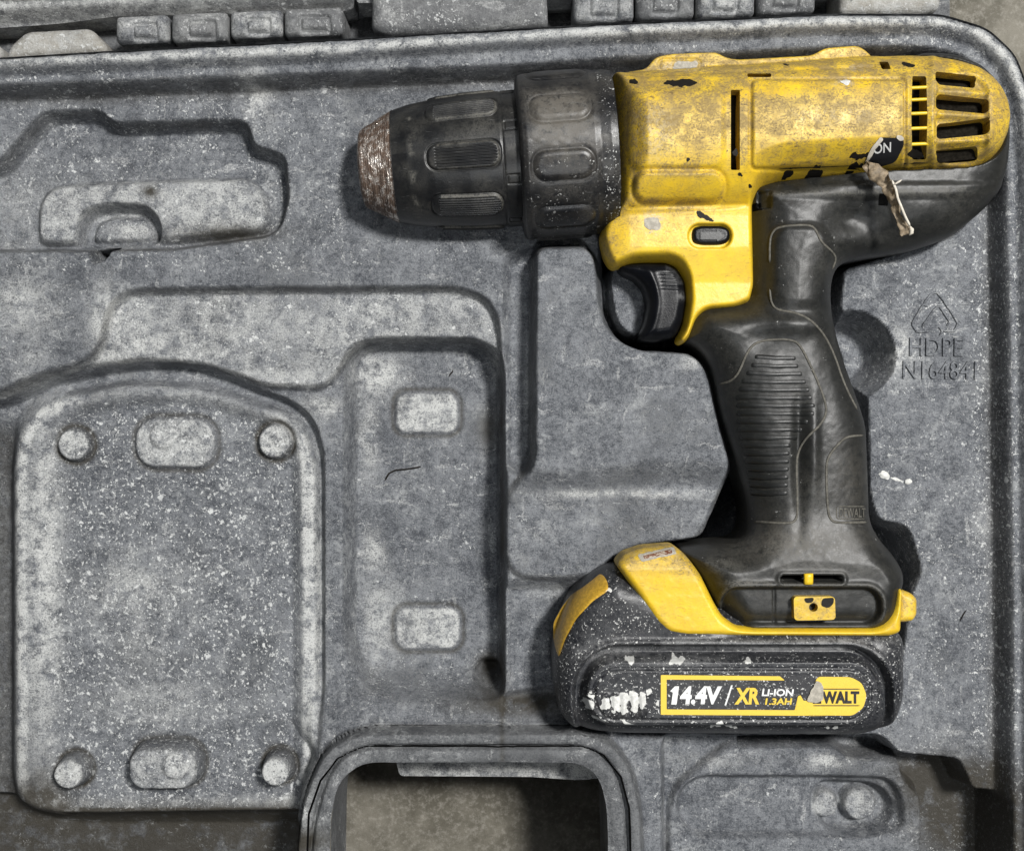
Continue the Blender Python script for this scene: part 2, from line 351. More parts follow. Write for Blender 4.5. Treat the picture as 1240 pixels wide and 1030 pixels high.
def revolve(name, A_, B_, zc, t0, t1, rf, mat, parent, nt=80, nphi=160, attr=None, caps=True):
    """turned part on the axis A_->B_ (picture points at height zc); rf(t,phi) radius"""
    a = U(A_, zc); b = U(B_, zc); ax = (b-a); L = np.linalg.norm(ax); ax = ax/L; nx_ = np.array([-ax[1], ax[0]])
    t = np.asarray(t1) if t0 is None else np.linspace(t0, t1, nt); nt = len(t); ph = np.arange(nphi)/nphi*2*math.pi
    T, P = np.meshgrid(t, ph, indexing='ij'); R = rf(T, P)
    X = a[0]+ax[0]*T+nx_[0]*R*np.sin(P); Y = a[1]+ax[1]*T+nx_[1]*R*np.sin(P); Z = zc+R*np.cos(P)
    i = np.arange(nt-1)[:, None]*nphi; j = np.arange(nphi)[None]; j2 = (j+1) % nphi
    q = np.stack([i+j, i+nphi+j, i+nphi+j2, i+j2], -1).reshape(-1, 4)[:, ::-1]; pl = [q]
    if caps: pl += [np.arange(nphi)[None], (np.arange(nphi)+(nt-1)*nphi)[None, ::-1]]
    at = attr(T, P).reshape(3, -1).T if attr is not None else None
    return make(name, w3(X.ravel(), Y.ravel(), Z.ravel(), locof(parent)), pl, mat, parent, at)
def letters(name, txt, x0, y0, x1, y1, H, mat, parent, th=1.0, bold=.0, shear=0., rot=0., zc=0., sink=.5):
    cu = bpy.data.curves.new(name, 'FONT'); cu.body = txt; cu.size = 1; cu.extrude = .01; cu.offset = bold; cu.shear = shear
    cu.resolution_u = 3; cu.space_character = 1.0
    t = bpy.data.objects.new('t', cu); sc.collection.objects.link(t); dg = bpy.context.evaluated_depsgraph_get()
    me = bpy.data.meshes.new_from_object(t.evaluated_get(dg)); bpy.data.objects.remove(t)
    n = len(me.vertices); v = np.zeros(n*3); me.vertices.foreach_get('co', v); v = v.reshape(-1, 3)
    lo, hi = v.min(0), v.max(0); px = x0+(v[:, 0]-lo[0])/(hi[0]-lo[0])*(x1-x0); py = y1-(v[:, 1]-lo[1])/(hi[1]-lo[1])*(y1-y0)
    cx, cy = (x0+x1)/2, (y0+y1)/2; c, s = math.cos(rot), math.sin(rot); dx, dy = px-cx, py-cy; px = cx+dx*c-dy*s; py = cy+dx*s+dy*c
    z = np.full(n, float(zc))
    for _ in range(3): k = (D-z)/D; ux = CX+(px-CX)*k; uy = CY+(py-CY)*k; z = H(ux, uy)
    z = z+np.where(v[:, 2] > 0, th, -sink)
    V = w3(ux, uy, z, locof(parent)).astype(np.float32); me.vertices.foreach_set('co', V.ravel()); me.materials.clear(); me.materials.append(mat)
    me.update(); me.name = name; o = bpy.data.objects.new(name, me); sc.collection.objects.link(o); o.parent = parent; return o
def patch(name, poly, H, mat, parent, off=.7, zc=60., cell=1.0, wob=0.0, A=None):
    """thin film or flake lying on surface H"""
    F = (lambda X, Y, f: f+wob*fb(X, Y, 5, 31)) if wob else None
    Hh = lambda X, Y: H(X, Y)+off
    pu = U(poly, zc); lo = pu.min(0)-4; hi = pu.max(0)+4; X, Y = grid(lo[0], lo[1], hi[0], hi[1], cell); f = sdp(X, Y, pu)
    if F: f = F(X, Y, f)
    return march(name, f, X, Y, Hh(X, Y), A(X, Y, 0) if A else None, mat, parent, lambda x, y: H(x, y)-1.0, Hh)
def ell(x, y, rx, ry, rot=0, n=20):
    a = np.arange(n)/n*2*math.pi; c, s = math.cos(rot), math.sin(rot)
    return np.stack([x+rx*np.cos(a)*c-ry*np.sin(a)*s, y+rx*np.cos(a)*s+ry*np.sin(a)*c], 1)
def thing(name, label, cat, x, y, z, group=None):
    o = bpy.data.objects.new(name, None); sc.collection.objects.link(o); o.empty_display_size = .01
    o.location = ((x-CX)*S, -(y-CY)*S, z*S); o['label'] = label; o['category'] = cat
    if group: o['group'] = group
    return o

# ------------------------------------------------------------------ the ground
FLZ = -255.
gx, gy = grid(-2400, -2400, 3600, 3400, 60)
fl = march('ground', np.full(gx.shape, -1.), gx, gy, FLZ+2*fb(gx, gy, 300, 3), None, CONC, None); fl['kind'] = 'structure'

# ------------------------------------------------------------------ the case tray: one moulded relief
case = thing('tool_case', 'open grey blow-moulded tool case lying under the drill, caked with pale dust', 'tool case', 620, 515, FLZ)
x0, y0, x1, y1 = -330, -40, 1330, 1240; CELL = 2.0
X, Y = grid(x0, y0, x1, y1, CELL)
warpx = X+.9*fb(X, Y, 60, 60)+.25*vn(X, Y, 9, 63); warpy = Y+.9*fb(X, Y, 60, 61)+.25*vn(X, Y, 9, 64)
def P_(pts, z, r=12): return sdp(warpx, warpy, rnd(U(pts, z), r), 120)
h = 1.0*fb(X, Y, 160, 11)
dust = np.full(X.shape, .0); speck = .25+.0*X; grime_shade = 0*X
def lvl(h, sd, z, wd): t = st(sd, wd); return h*(1-t)+(z+.8*fb(X, Y, 120, 17))*t
# upper shelf recess B
sB = P_([(-400, 492), (0, 478), (45, 456), (112, 438), (127, 410), (133, 375), (155, 353), (555, 350), (590, 362), (606, 400), (608, 1300), (-400, 1300)], -10, 24)
h = lvl(h, sB, -20, 9)
sL = P_([(-400, 500), (0, 484), (60, 458), (119, 443), (175, 436), (245, 441), (290, 455), (320, 468), (393, 470), (412, 448), (424, 425), (445, 414), (575, 413), (600, 428), (607, 460), (608, 1300), (-400, 1300)], -24, 14)
h = lvl(h, sL, -36, 9)
# accessory recess D
sD = P_([(421, 430), (445, 415), (580, 415), (607, 435), (608, 838), (470, 842), (432, 815), (420, 780)], -30, 26)
h = lvl(h, sD, -76, 15)
sDp = circ(X, Y, *U((592, 818), -60), 17); h = lvl(h, sDp, -100, 10)
# trough and charger platform C
sT = P_([(-400, 500), (0, 492), (70, 462), (150, 446), (210, 442), (260, 448), (310, 472), (350, 484), (378, 505), (391, 545), (391, 1030), (391, 1300), (-400, 1300)], -40, 20)
h = lvl(h, sT, -58, 7)
sT2 = P_([(-400, 510), (8, 520), (14, 560), (14, 980), (60, 996), (391, 996), (391, 1300), (-400, 1300)], -40, 20); h = lvl(h, sT2, np.where(Y > 985, -112, -84), 44)
sC = P_([(12, 950), (12, 560), (24, 508), (60, 480), (157, 462), (245, 467), (312, 488), (350, 499), (372, 525), (384, 565), (386, 985), (60, 990), (24, 978)], -34, 24)
h = lvl(h, sC-4*(X < 60), -38, np.where(X < 60, 26, 12))
sCi = P_([(56, 955), (56, 520), (90, 500), (160, 484), (245, 486), (310, 505), (345, 515), (358, 545), (361, 978), (90, 982), (66, 975)], -38, 20)
h = lvl(h, sCi, -49, 16)
dust = np.maximum(dust, 1.25*np.exp(-((sC+12)/8)**2)*np.clip((np.abs(X-200)-95)/70, .22, 1.0)*(1-.5*st(Y*0+0, 1)+.5))
studs = []; GR = []
def stud(cx, cy, r, up, base, du=.8):
    global h, dust
    c = U((cx, cy), base+up); sd = circ(warpx, warpy, c[0], c[1], r)
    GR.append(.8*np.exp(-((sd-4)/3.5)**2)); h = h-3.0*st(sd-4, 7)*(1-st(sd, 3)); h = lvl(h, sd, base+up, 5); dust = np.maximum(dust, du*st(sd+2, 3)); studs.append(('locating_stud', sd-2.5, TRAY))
for a in ((88, 538, 20, 12), (332, 534, 21, 12), (82, 938, 19, 30), (333, 935, 19, 36)): stud(*a[:3], a[3], -49, .95)
def pad(x0_, y0_, x1_, y1_, r, up, base, du, nm='locating_pad', wd=6):
    global h, dust
    a = U((x0_, y0_), base+up); b = U((x1_, y1_), base+up); sd = obl(warpx, warpy, a[0], a[1], b[0], b[1], r)
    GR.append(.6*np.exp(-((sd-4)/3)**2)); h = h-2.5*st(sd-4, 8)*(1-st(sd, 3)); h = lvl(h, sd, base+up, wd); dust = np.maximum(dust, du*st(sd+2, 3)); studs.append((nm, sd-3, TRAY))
pad(163, 506, 260, 566, 26, 8, -49, .6); pad(154, 905, 238, 958, 22, 34, -49, .45)
def knob(cx, cy, r, z0, up, du=.75):
    global h, dust
    c = U((cx, cy), z0+up); sd = circ(warpx, warpy, c[0], c[1], r); h = lvl(h, sd, z0+up, 4); dust = np.maximum(dust, du*st(sd, 3))
knob(197, 527, 16, -41, 4); knob(212, 928, 16, -15, 4, .9)
pad(479, 475, 555, 524, 14, 9, -82, .8, 'locating_pad', 8); pad(479, 735, 557, 786, 15, 9, -82, .8, 'locating_pad', 8)
# spacer block M
sE = P_([(613, 318), (648, 300), (648, 575), (640, 582), (613, 560)], -10, 8); h = lvl(h, sE, -20, 14)
sML = P_([(646, 298), (712, 298), (724, 318), (727, 375), (744, 409), (775, 420), (826, 423), (850, 436), (860, 460), (868, 500), (886, 562), (880, 585), (868, 610), (850, 655), (765, 663), (742, 680), (722, 700), (650, 703), (626, 699), (612, 680), (611, 606), (626, 584), (645, 562)], 26, 18)
tm = np.clip((Y-556+6*np.sin(X/40))/42, 0, 1); hm = 36-26*tm*tm*(3-2*tm)+3*np.exp(-((Y-600)/10)**2)
tE = st(sML, 10); h = h*(1-tE)+hm*tE
sMU = sML
# shade-side ledge below the block, slopes and drill cavity
sF = P_([(611, 706), (760, 706), (860, 800), (860, 883), (611, 883)], -20, 14); h = lvl(h, sF, -22, 18)
sF2 = P_([(608, 838), (668, 830), (760, 850), (760, 866), (690, 872), (608, 866)], -30, 10); h = lvl(h, sF2, -52, 12)
cav = [(738, 262), (1190, 100), (1206, 150), (1196, 240), (1150, 285), (1020, 322), (1014, 372), (1040, 425), (1048, 490), (1050, 600), (1062, 632), (1098, 640), (1112, 690), (1100, 720), (1080, 860), (1040, 884), (760, 884), (690, 866), (676, 800), (700, 730), (740, 682), (775, 664), (852, 652), (872, 606), (890, 566), (872, 490), (862, 444), (842, 426), (775, 424), (750, 412), (733, 380), (729, 300)]
sK = P_(cav, 0, 10)+3; h = lvl(h, sK, -120, 15)
sK2 = P_([(452, 165), (640, 125), (760, 115), (760, 262), (640, 262), (500, 258), (455, 240)], 0, 20); h = np.where(sK2 < 8, np.minimum(h, 0*h-70*st(sK2, 14)), h)
sK3 = P_([(738, 318), (800, 318), (800, 400), (776, 411), (754, 404), (742, 385), (736, 350)], 5, 14); h = lvl(h, sK3, 4, 8)
pit = circ(warpx, warpy, *U((1028, 430), -10), 44); h = np.where(pit < 10, np.minimum(h, 0*h-64*st(pit, 26)), h)
# body side cavity top right
# accessory pocket, top left
sP = P_([(-60, 215), (0, 200), (28, 165), (52, 138), (120, 136), (136, 152), (296, 148), (304, 178), (342, 190), (347, 240), (338, 272), (322, 284), (210, 299), (30, 301), (-60, 300)], 0, 10)
h = lvl(h, sP, -36, 10)
sPr = P_([(70, 205), (280, 196), (286, 215), (70, 224)], -40, 6); h = lvl(h, sPr, -34, 9)
sPt = P_([(46, 290), (48, 245), (64, 226), (120, 222), (300, 216), (322, 236), (326, 280), (210, 290), (60, 296)], -25, 14); h = lvl(h, sPt, -20, 10)
sPa = P_([(97, 300), (98, 268), (112, 254), (140, 250), (180, 252), (194, 268), (196, 292)], -30, 12); h = lvl(h, sPa, -52, 8)
sPb = P_([(112, 292), (118, 270), (140, 262), (178, 266), (188, 284), (186, 294)], -40, 8); h = lvl(h, sPb, -40, 7)
sPh = P_([(108, 299), (139, 299), (128, 314), (115, 318)], -4, 2); h = lvl(h, sPh, -170, 2.5)
dust = np.maximum(dust, .55*st(sPt, 8)*(1-st(sPa, 6)))
# latch pocket, bottom right
sG0 = P_([(803, 892), (1062, 890), (1085, 912), (1156, 918), (1172, 955), (1208, 958), (1208, 1300), (803, 1300)], -10, 8); h = lvl(h, sG0, np.where(X < 900, -30, -62), 8)
sG1 = P_([(812, 1100), (808, 985), (822, 950), (880, 903), (1012, 901), (1028, 915), (1093, 920), (1096, 943), (1118, 962), (1122, 1100)], -16, 10); h = lvl(h, sG1, -18, 9)
sG2 = P_([(830, 1003), (818, 975), (828, 952), (850, 940), (1076, 942), (1090, 960), (1094, 1002), (1040, 1012), (850, 1012)], -20, 14); h = lvl(h, sG2, -34, 8)
sG3 = P_([(986, 985), (984, 960), (1000, 948), (1060, 950), (1082, 968), (1078, 996), (1055, 1006), (1004, 1006)], -30, 14); h = lvl(h, sG3, -54, 8)
for a in ((1000, 975, 17), (1042, 974, 21)):
    c = U(a[:2], -34); sd = circ(warpx, warpy, c[0], c[1], a[2]); h = lvl(h, sd, -36, 6); dust = np.maximum(dust, .5*st(sd, 4))
# handle: ramp, twin bands, seam, hole
HO = [(352, 1300), (356, 1040), (362, 985), (376, 935), (400, 900), (440, 884), (705, 884), (742, 898), (766, 930), (777, 975), (780, 1040), (782, 1300)]
sH = P_(HO, 26, 24)
t = np.clip(1-(sH-4)/(62-56*np.clip((Y-880)/40, 0, 1)), 0, 1); t = t*t*(3-2*t); reg = ((X > 330) & (X < 800) & (Y > 780)); h = np.where(reg & (sH > 0), h*(1-t*.82)+6*t*.82, h)
h = lvl(h, sH, 26, 7); hole = P_([(399, 1105), (401, 985), (410, 944), (440, 921), (698, 921), (724, 936), (735, 975), (738, 1105)], 22, 20)
sHs = sH+19.; h = np.where(sH < -2, h-2.2*np.clip(1-np.abs(sH+10)/9, 0, 1)**.5*0+0, h)
h = h+3.5*np.clip(1-((sH+9)/9)**2, 0, 1)*(sH < 0)+3.0*np.clip(1-((sH+29)/10)**2, 0, 1)*(sH < 0)-9*np.exp(-((sH+19)/1.6)**2)
# rim with bright lip
L2 = [(-600, 118), (0, 104), (420, 88), (640, 78), (760, 70), (1000, 58), (1120, 56), (1165, 66), (1198, 96), (1213, 140), (1218, 200), (1221, 400), (1225, 700), (1229, 1300), (-600, 1300)]
sR = P_(L2, 34, 14); tR = 1-st(sR+4, 12); h = h*(1-tR)+34*tR
L1 = [(-600, 100), (0, 87), (420, 69), (640, 54), (760, 47), (1000, 37), (1130, 36), (1182, 50), (1214, 82), (1232, 130), (1238, 200), (1242, 600), (1248, 1300), (-600, 1300)]
sR1 = P_(L1, 44, 14); tR1 = 1-st(sR1, 8); h = h*(1-tR1)+46*tR1
L0 = [(-600, 82), (0, 70), (130, 62), (420, 47), (640, 34), (780, 27), (1000, 17), (1140, 17), (1196, 34), (1230, 66), (1250, 120), (1256, 200), (1260, 600), (1266, 1300), (-600, 1300)]
sR0 = P_(L0, 44, 14); tO = 1-st(sR0, 6); h = h*(1-tO)+20*tO
bead = np.exp(-((sR1-9)/5)**2); h = h+4*bead
# wear and shade maps: pale dust on shelves and lips, dirt and painted shade low down
dust = np.maximum(dust, 1.5*np.clip(bead, 0, 1)*(.75+.3*vn(X, Y, 60, 5)))
gB = st(sB, 2)*(1-st(sL, 2)); dust = np.maximum(dust, gB*(.42+.35*fb(X, Y, 70, 9)))
def blob(x, y, rx, ry, a): return a*np.exp(-((X-x)/rx)**2-((Y-y)/ry)**2)
for b_ in ((130, 385, 22, 40, .9), (165, 372, 40, 14, .6), (440, 372, 60, 12, .6), (450, 452, 30, 26, .9), (437, 530, 12, 60, .5), (452, 765, 26, 55, .6), (443, 675, 14, 24, .7),
           (382, 492, 24, 12, .9), (35, 700, 22, 240, .8), (372, 780, 12, 190, .9), (150, 720, 60, 40, .5), (160, 790, 40, 30, .3), (180, 860, 90, 30, .35), (20, 370, 50, 30, .6), (312, 120, 16, 26, .8), (120, 240, 80, 26, .5), (240, 250, 70, 24, .5),
           (150, 275, 30, 14, .7), (545, 75, 40, 7, .2), (1092, 428, 14, 26, .95), (1075, 400, 20, 12, .4), (836, 440, 20, 10, .5), (740, 597, 100, 5, .8), (670, 715, 30, 12, .3), (1008, 925, 26, 10, .8), (1190, 635, 12, 24, .4), (10, 250, 40, 60, .25), (640, 480, 6, 60, .3), (600, 430, 10, 40, .5), (870, 925, 60, 8, .3)):  # the long thin bar on the spacer block paints a highlight along its crest
    dust = np.maximum(dust, blob(*b_))
speck = speck+.95*st(sCi, 10)+.3*gB+.25*(Y < 330)*(X < 420)+.2*(X > 1060)-.25*st(sML, 6)-.25*st(sH, 4)
speck = speck+1.0*(np.abs(X-1198) < 22)*(Y > 250)*.6
grime_shade = grime_shade+.5*st(sT2-2, 30)+.3*(Y > 990)*(X < 370)+.9*np.exp(-((Y-1004)/15)**2)*(X < 360)*np.exp(-(np.minimum(X-60, 0)/40)**2)+.35*np.exp(-((X-30)/30)**2-((Y-960)/40)**2)+blob(30, 985, 40, 26, .8)+blob(640, 855, 90, 14, .9)+blob(592, 820, 18, 20, .9)+blob(1150, 950, 70, 40, .9)+blob(1180, 1010, 60, 60, 1.0)+blob(270, 280, 70, 12, .8)+blob(176, 228, 10, 8, .9)+blob(590, 520, 14, 30, .6)+blob(300, 1006, 120, 14, 1.0)  # trough, bottom band and lower right corner: painted shade mixed with brown dirt
grime_shade = grime_shade+.45*np.clip(1-np.abs(sR+8)/14, 0, 1)+sum(GR)
for q_ in (sB, sL, sP, sG1, sML): grime_shade = grime_shade+.45*np.exp(-((q_-1)/3)**2)*(.6+.5*vn(X, Y, 30, 77))  # darkens a thin line along the recess and block edges
h = h+.3*fb(X, Y, 14, 80)+.12*vn(X, Y, 5, 84)
gz = np.gradient(h, CELL); NN = [-gz[1], gz[0], np.ones_like(h)]
AT = [dust, speck, np.clip(grime_shade, 0, 1)]
body = np.maximum(sR0-3, -hole)
parts = [('rim_lip', np.maximum(-sR1, sR0-3)), ('rim_ledge', np.maximum(sR1, -(sR+7))), ('handle_surround', sH-2),
         ('charger_platform', sC-3), ('spacer_block', sML-3), ('accessory_recess', np.maximum(sD-8, sH)), ('accessory_pocket', np.maximum(sP-4, -400)), ('latch_pocket', sG1-3)]
used = np.full(X.shape, 1e3)
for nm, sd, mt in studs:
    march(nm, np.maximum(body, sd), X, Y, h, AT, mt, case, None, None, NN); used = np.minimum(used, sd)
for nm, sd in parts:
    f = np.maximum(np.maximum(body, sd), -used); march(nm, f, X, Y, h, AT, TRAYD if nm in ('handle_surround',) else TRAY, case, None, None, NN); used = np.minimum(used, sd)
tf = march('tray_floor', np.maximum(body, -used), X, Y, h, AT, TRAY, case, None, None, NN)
# outer wall of the case and inner wall of the grip hole
def wall(name, poly, ztop, zbot, mat, r=14, inset=0, flip=False):
    a = rnd(U(poly, ztop), r); n = len(a); c = a.mean(0); b = a+(c-a)*0.0
    dirv = np.roll(a, -1, 0)-np.roll(a, 1, 0); nr = np.stack([dirv[:, 1], -dirv[:, 0]], 1); nr /= np.linalg.norm(nr, axis=1, keepdims=True)+1e-9; b = a+nr*inset
    V = np.concatenate([np.c_[a, np.full(n, ztop)], np.c_[b, np.full(n, zbot)]]); i = np.arange(n); j = (i+1) % n
    q = np.stack([i, j, j+n, i+n], 1)
    return make(name, w3(V[:, 0], V[:, 1], V[:, 2], locof(case)), [q], mat, case)
wall('outer_wall', L0, 42, -200, TRAYD)
wall('grip_wall', [(399, 1105), (401, 985), (410, 944), (440, 921), (698, 921), (724, 936), (735, 975), (738, 1105)], 23, -120, TRAYD, 20)
# lower shell visible through the grip hole
Hl = lambda X, Y: -62+.6*fb(X, Y, 30, 3)+0*X
lowp = rnd([(478, 915), (735, 905), (740, 941), (700, 944), (640, 940), (484, 939)], 5)
relief('lower_grip_lip', lowp, -62, Hl, TRAY, case, -110, 2, A=lambda X, Y, Z: [.75+0*X, .3+0*X, .2+0*X])

tube_later = True
# embossed recycling mark and lettering on the deck
from bisect import bisect
def Hdeck(ux, uy):
    fx = (ux-x0)/CELL; fy = (uy-y0)/CELL; i = np.clip(fx.astype(int), 0, h.shape[1]-2); j = np.clip(fy.astype(int), 0, h.shape[0]-2); a = fx-i; b = fy-j
    return (h[j, i]*(1-a)+h[j, i+1]*a)*(1-b)+(h[j+1, i]*(1-a)+h[j+1, i+1]*a)*b
letters('embossed_lettering', 'HDPE', 1101, 409, 1166, 431, Hdeck, TRAY, case, 2.6, .005, rot=.01)
letters('embossed_lettering', 'N164841', 1093, 437, 1182, 459, Hdeck, TRAY, case, 2.6, .0, rot=.01)
for pl_ in ([(1110, 402), (1104, 392), (1118, 368), (1124, 372)], [(1118, 368), (1127, 356), (1134, 354), (1141, 362), (1150, 376)], [(1146, 368), (1160, 392), (1155, 401), (1142, 401)],
            [(1136, 396), (1142, 401), (1137, 406)], [(1108, 402), (1128, 401)], [(1116, 396), (1131, 375), (1137, 370), (1150, 390), (1146, 394)]):
    tube('recycling_mark', pl_, 1.5, TRAY, case, Hdeck, 6, .9)

tube('shell_seam', rnd([(371, 1060), (374, 985), (388, 945), (409, 917), (442, 903), (704, 903), (731, 913), (752, 940), (762, 978), (765, 1060), (766, 1100), (766, 1061), (763, 979), (753, 941), (732, 914), (704, 904), (442, 904), (410, 918), (389, 946), (375, 986), (372, 1061)][:10]+[(765, 1062)], 0.1), 1.3, VOID, case, Hdeck, 6, .4, .6, 26)
# ------------------------------------------------------------------ hinge line and lid edge above the rim
HR = mat_tray('hinge_grey_hdpe', (.10, .103, .108), (.20, .205, .21), .8)
rs = np.random.RandomState(4)
def blockrelief(name, poly, z, R, mat, r=5, base=-40, cell=1.6, win=None, du=.25, gr=.1):
    pu = rnd(poly, r); uu = U(pu, z-R)
    def H(X, Y):
        d = -sdp(X, Y, uu); v = z-R+dome(d, R)+.7*fb(X, Y, 10, 41)
        if win is not None:
            a = U(win[:2], z); b = U(win[2:], z); sd = obl(X, Y, a[0], a[1], b[0], b[1], 2.5); v = v-6*np.exp(-(sd/2.2)**2)
        return v
    return relief(name, pu, z-R, H, mat, case, base, cell, A=lambda X, Y, Z: [du+.4*fb(X, Y, 25, 8), .5+0*X, gr+0*X])
kn = [(142, 22, 206, 55), (209, 19, 277, 53), (280, 16, 343, 48), (345, 13, 416, 46), (694, -12, 767, 30), (770, -14, 840, 26), (843, -16, 913, 24), (916, -18, 986, 20)]
for i, (a, b, c, d) in enumerate(kn):
    sk = -(c-a)*.045
    blockrelief('hinge_knuckle', [(a, b), (c, b+sk), (c, d+sk), (a, d)], 34+(i % 2)*3, 14, HR if i % 2 else TRAY, 7, win=(a+18, b+7, c-18, d-10) if i < 4 else (a+20, b+6, c-20, d-12), du=.5 if i % 2 == 0 else .15)
blockrelief('hinge_rail', [(452, -30), (660, -40), (664, 35), (600, 40), (470, 46), (450, 38)], 36, 18, HR, 8, du=.1)
blockrelief('hinge_rail', [(1016, -30), (1140, -30), (1136, 14), (1110, 20), (1014, 21)], 30, 14, TRAYL, 8, du=.4)
blockrelief('hinge_rail', [(34, 40), (112, 36), (132, 58), (130, 68), (8, 76), (14, 58)], 30, 12, TRAYL, 8, du=.4)
blockrelief('hinge_rail', [(-200, 60), (-6, 52), (6, 62), (4, 76), (-200, 90)], 26, 12, TRAYL, 8, du=.3)
# lid folded back, its wall rising towards the top of the picture
LZ = lambda X, Y: -8+.5*fb(X, Y, 25, 4)+24*st(sdp(X, Y, U([(-300, -300), (432, -300), (432, 6), (300, 12), (140, 16), (0, 22), (-300, 30)], 0)), 14)+16*st(sdp(X, Y, U([(-300, -300), (432, -300), (432, -12), (200, -4), (0, 5), (-300, 15)], 0)), 8)
relief('lid_edge', rnd([(-300, -260), (430, -260), (430, 12), (410, 16), (140, 22), (60, 30), (0, 34), (-300, 46)], 4), -8, LZ, HR, case, -60, 2.0, A=lambda X, Y, Z: [.3+.5*fb(X, Y, 40, 8)+.3*np.exp(-((Y-13)/5)**2), .6+0*X, .1+0*X])
relief('hinge_backing', rnd([(-300, -200), (1150, -200), (1150, 34), (-300, 100)], 4), -50, lambda X, Y: -50+0*X, TRAYD, case, -90, 6)
relief('lid_edge', rnd([(432, -200), (1010, -200), (1010, -8), (700, -1), (432, 4)], 4), 10, lambda X, Y: 10+.8*fb(X, Y, 20, 5), HR, case, -40, 2.2, A=lambda X, Y, Z: [.2+0*X, .4+0*X, .1+0*X])

# ------------------------------------------------------------------ the drill
AZ = 35.0
drill = thing('cordless_drill', 'grimy yellow and black cordless drill with rusty chuck nose, lying in the grey case', 'cordless drill', 930, 400, -60)
# chuck
CA, CB = (437, 205.5), (745, 184)
LEN = float(np.linalg.norm(U(CB, AZ)-U(CA, AZ)))
fl_c = [math.radians(a) for a in (6, -39, 51, -84, 96, 141, 186, 231)]
def rc(T, P):
    r = np.interp(T, [0, 2, 6, 40, 43, 60, 90, 130, 150, 186, 190, 192, 196], [34, 42, 46, 65, 65.5, 70, 74.5, 77.5, 78, 79, 78.5, 76, 60])
    for k in range(8):
        c = math.radians(6+45*k); dp = (P-c+math.pi) % (2*math.pi)-math.pi
        sd = obl(T, dp*76, 84, -13.5, 164, 13.5, 11)
        r = r+1.7*st(sd, 2.2)+.75*np.sin(dp*76*2*math.pi/3.2)*st(sd+2, 2)*(T > 92)
        r = r-1.6*np.exp(-((sd-2)/1.0)**2)
        sq = np.abs(obl(T, ((P-c-math.radians(22.5)+math.pi) % (2*math.pi)-math.pi)*76, 172, -5, 186, 5, 1)); r = r-1.2*np.exp(-(sq/.9)**2)
    return r-.9*np.exp(-((T-169)/1.2)**2)-1.2*np.exp(-((T-70)/.8)**2)*0
def ac(T, P):
    c = np.cos(P); d = .05+.18*np.exp(-((T-150)/40)**2)*(np.sin(P) < -.1)+.2*vn(T, P*75, 18, 3)+.8*np.exp(-((T-66)/4)**2)*np.clip(vn(T, P*75, 8, 2), 0, 1)
    edge = sum(np.exp(-(obl(T, ((P-math.radians(6+45*k)+math.pi) % (2*math.pi)-math.pi)*76, 84, -13.5, 164, 13.5, 11)/1.4)**2) for k in range(8))*(T > 95)
    return np.stack([np.clip(d+.7*edge, 0, 1), .12+0*T, .04+0*T])
tt = np.unique(np.concatenate([np.linspace(41, 80, 26), np.linspace(80, 196, 130)]))
revolve('chuck_sleeve', CA, CB, AZ, None, tt, rc, CHK, drill, 0, 900, ac)
def rn(T, P):
    return np.interp(T, [0, 1.5, 4, 8, 40, 42], [33, 41, 45, 47.5, 64.5, 65.5])+.45*np.sin(T*2.3)+.5*vn(T*3, P*60, 14, 6)+.3*vn(T*2, P*60, 4, 7)
nose = revolve('chuck_nose', CA, CB, AZ, 0, 42, rn, STEEL, drill, 50, 260)
revolve('chuck_bore', CA, CB, AZ, 1.5, 3, lambda T, P: 18+0*T, VOID, drill, 3, 40)
for k in range(3):
    a = 2.1*k+.5; cc = (438+0, 205)
# torque collar
def rk(T, P):
    r = np.interp(T, [187, 188, 191, 196, 272, 278, 290, 300], [80, 90, 94.5, 96, 96, 94.5, 95, 93])
    for k in range(9):
        c = math.radians(18+40*k); dp = (P-c+math.pi) % (2*math.pi)-math.pi
        sd = obl(T, dp*97, 204, -14, 266, 14, 12); r = r+2.0*st(sd, 7)-1.3*np.exp(-((sd-4)/2)**2)
    return r+.2*vn(T, P*95, 7, 9)
def ak(T, P):
    s = np.sin(P); mud = np.exp(-((T-236)/34)**4)*np.exp(-((s+.28)/.30)**4)
    g = .15+.9*mud+.5*np.exp(-((T-245)/40)**4)*np.exp(-((s-.15)/.22)**2)*.9
    return np.stack([.08+.75*mud+.2*vn(T, P*95, 20, 1), .15+.2*(s > .1)+.3*(T > 280), np.clip(g-.1, 0, 1)])
revolve('torque_collar', CA, CB, AZ, 187, 298, rk, COL, drill, 110, 520, ak)

# yellow housing surface
YP = rnd([(739, 93), (770, 88), (781, 86), (792, 72), (812, 68), (866, 66), (876, 72), (890, 75), (980, 70), (996, 61), (1036, 58), (1048, 66), (1054, 73), (1090, 72.5), (1120, 74), (1148, 79), (1170, 86), (1188, 98), (1201, 113), (1210, 132), (1213.5, 152), (1211, 171), (1203, 189), (1190, 203), (1172, 212.5), (1150, 217),
          (1000, 223), (935, 227), (916, 234), (908, 250), (910, 348), (905, 368), (886, 376), (851, 379), (841, 388), (832, 412), (823, 419), (816, 414), (825, 398), (830, 366), (828, 340), (818, 324), (805, 319), (765, 320), (750, 325), (740, 328), (731, 316), (725, 290), (730, 272), (741, 257)], 7)
def chaik(P, k=1):
    for _ in range(k):
        Q = np.roll(P, -1, 0); P = np.stack([P*.75+Q*.25, P*.25+Q*.75], 1).reshape(-1, 2)
    return P
YPu = U(YP, AZ)
def axis_y(px): return 205.5-(px-437)*.0705
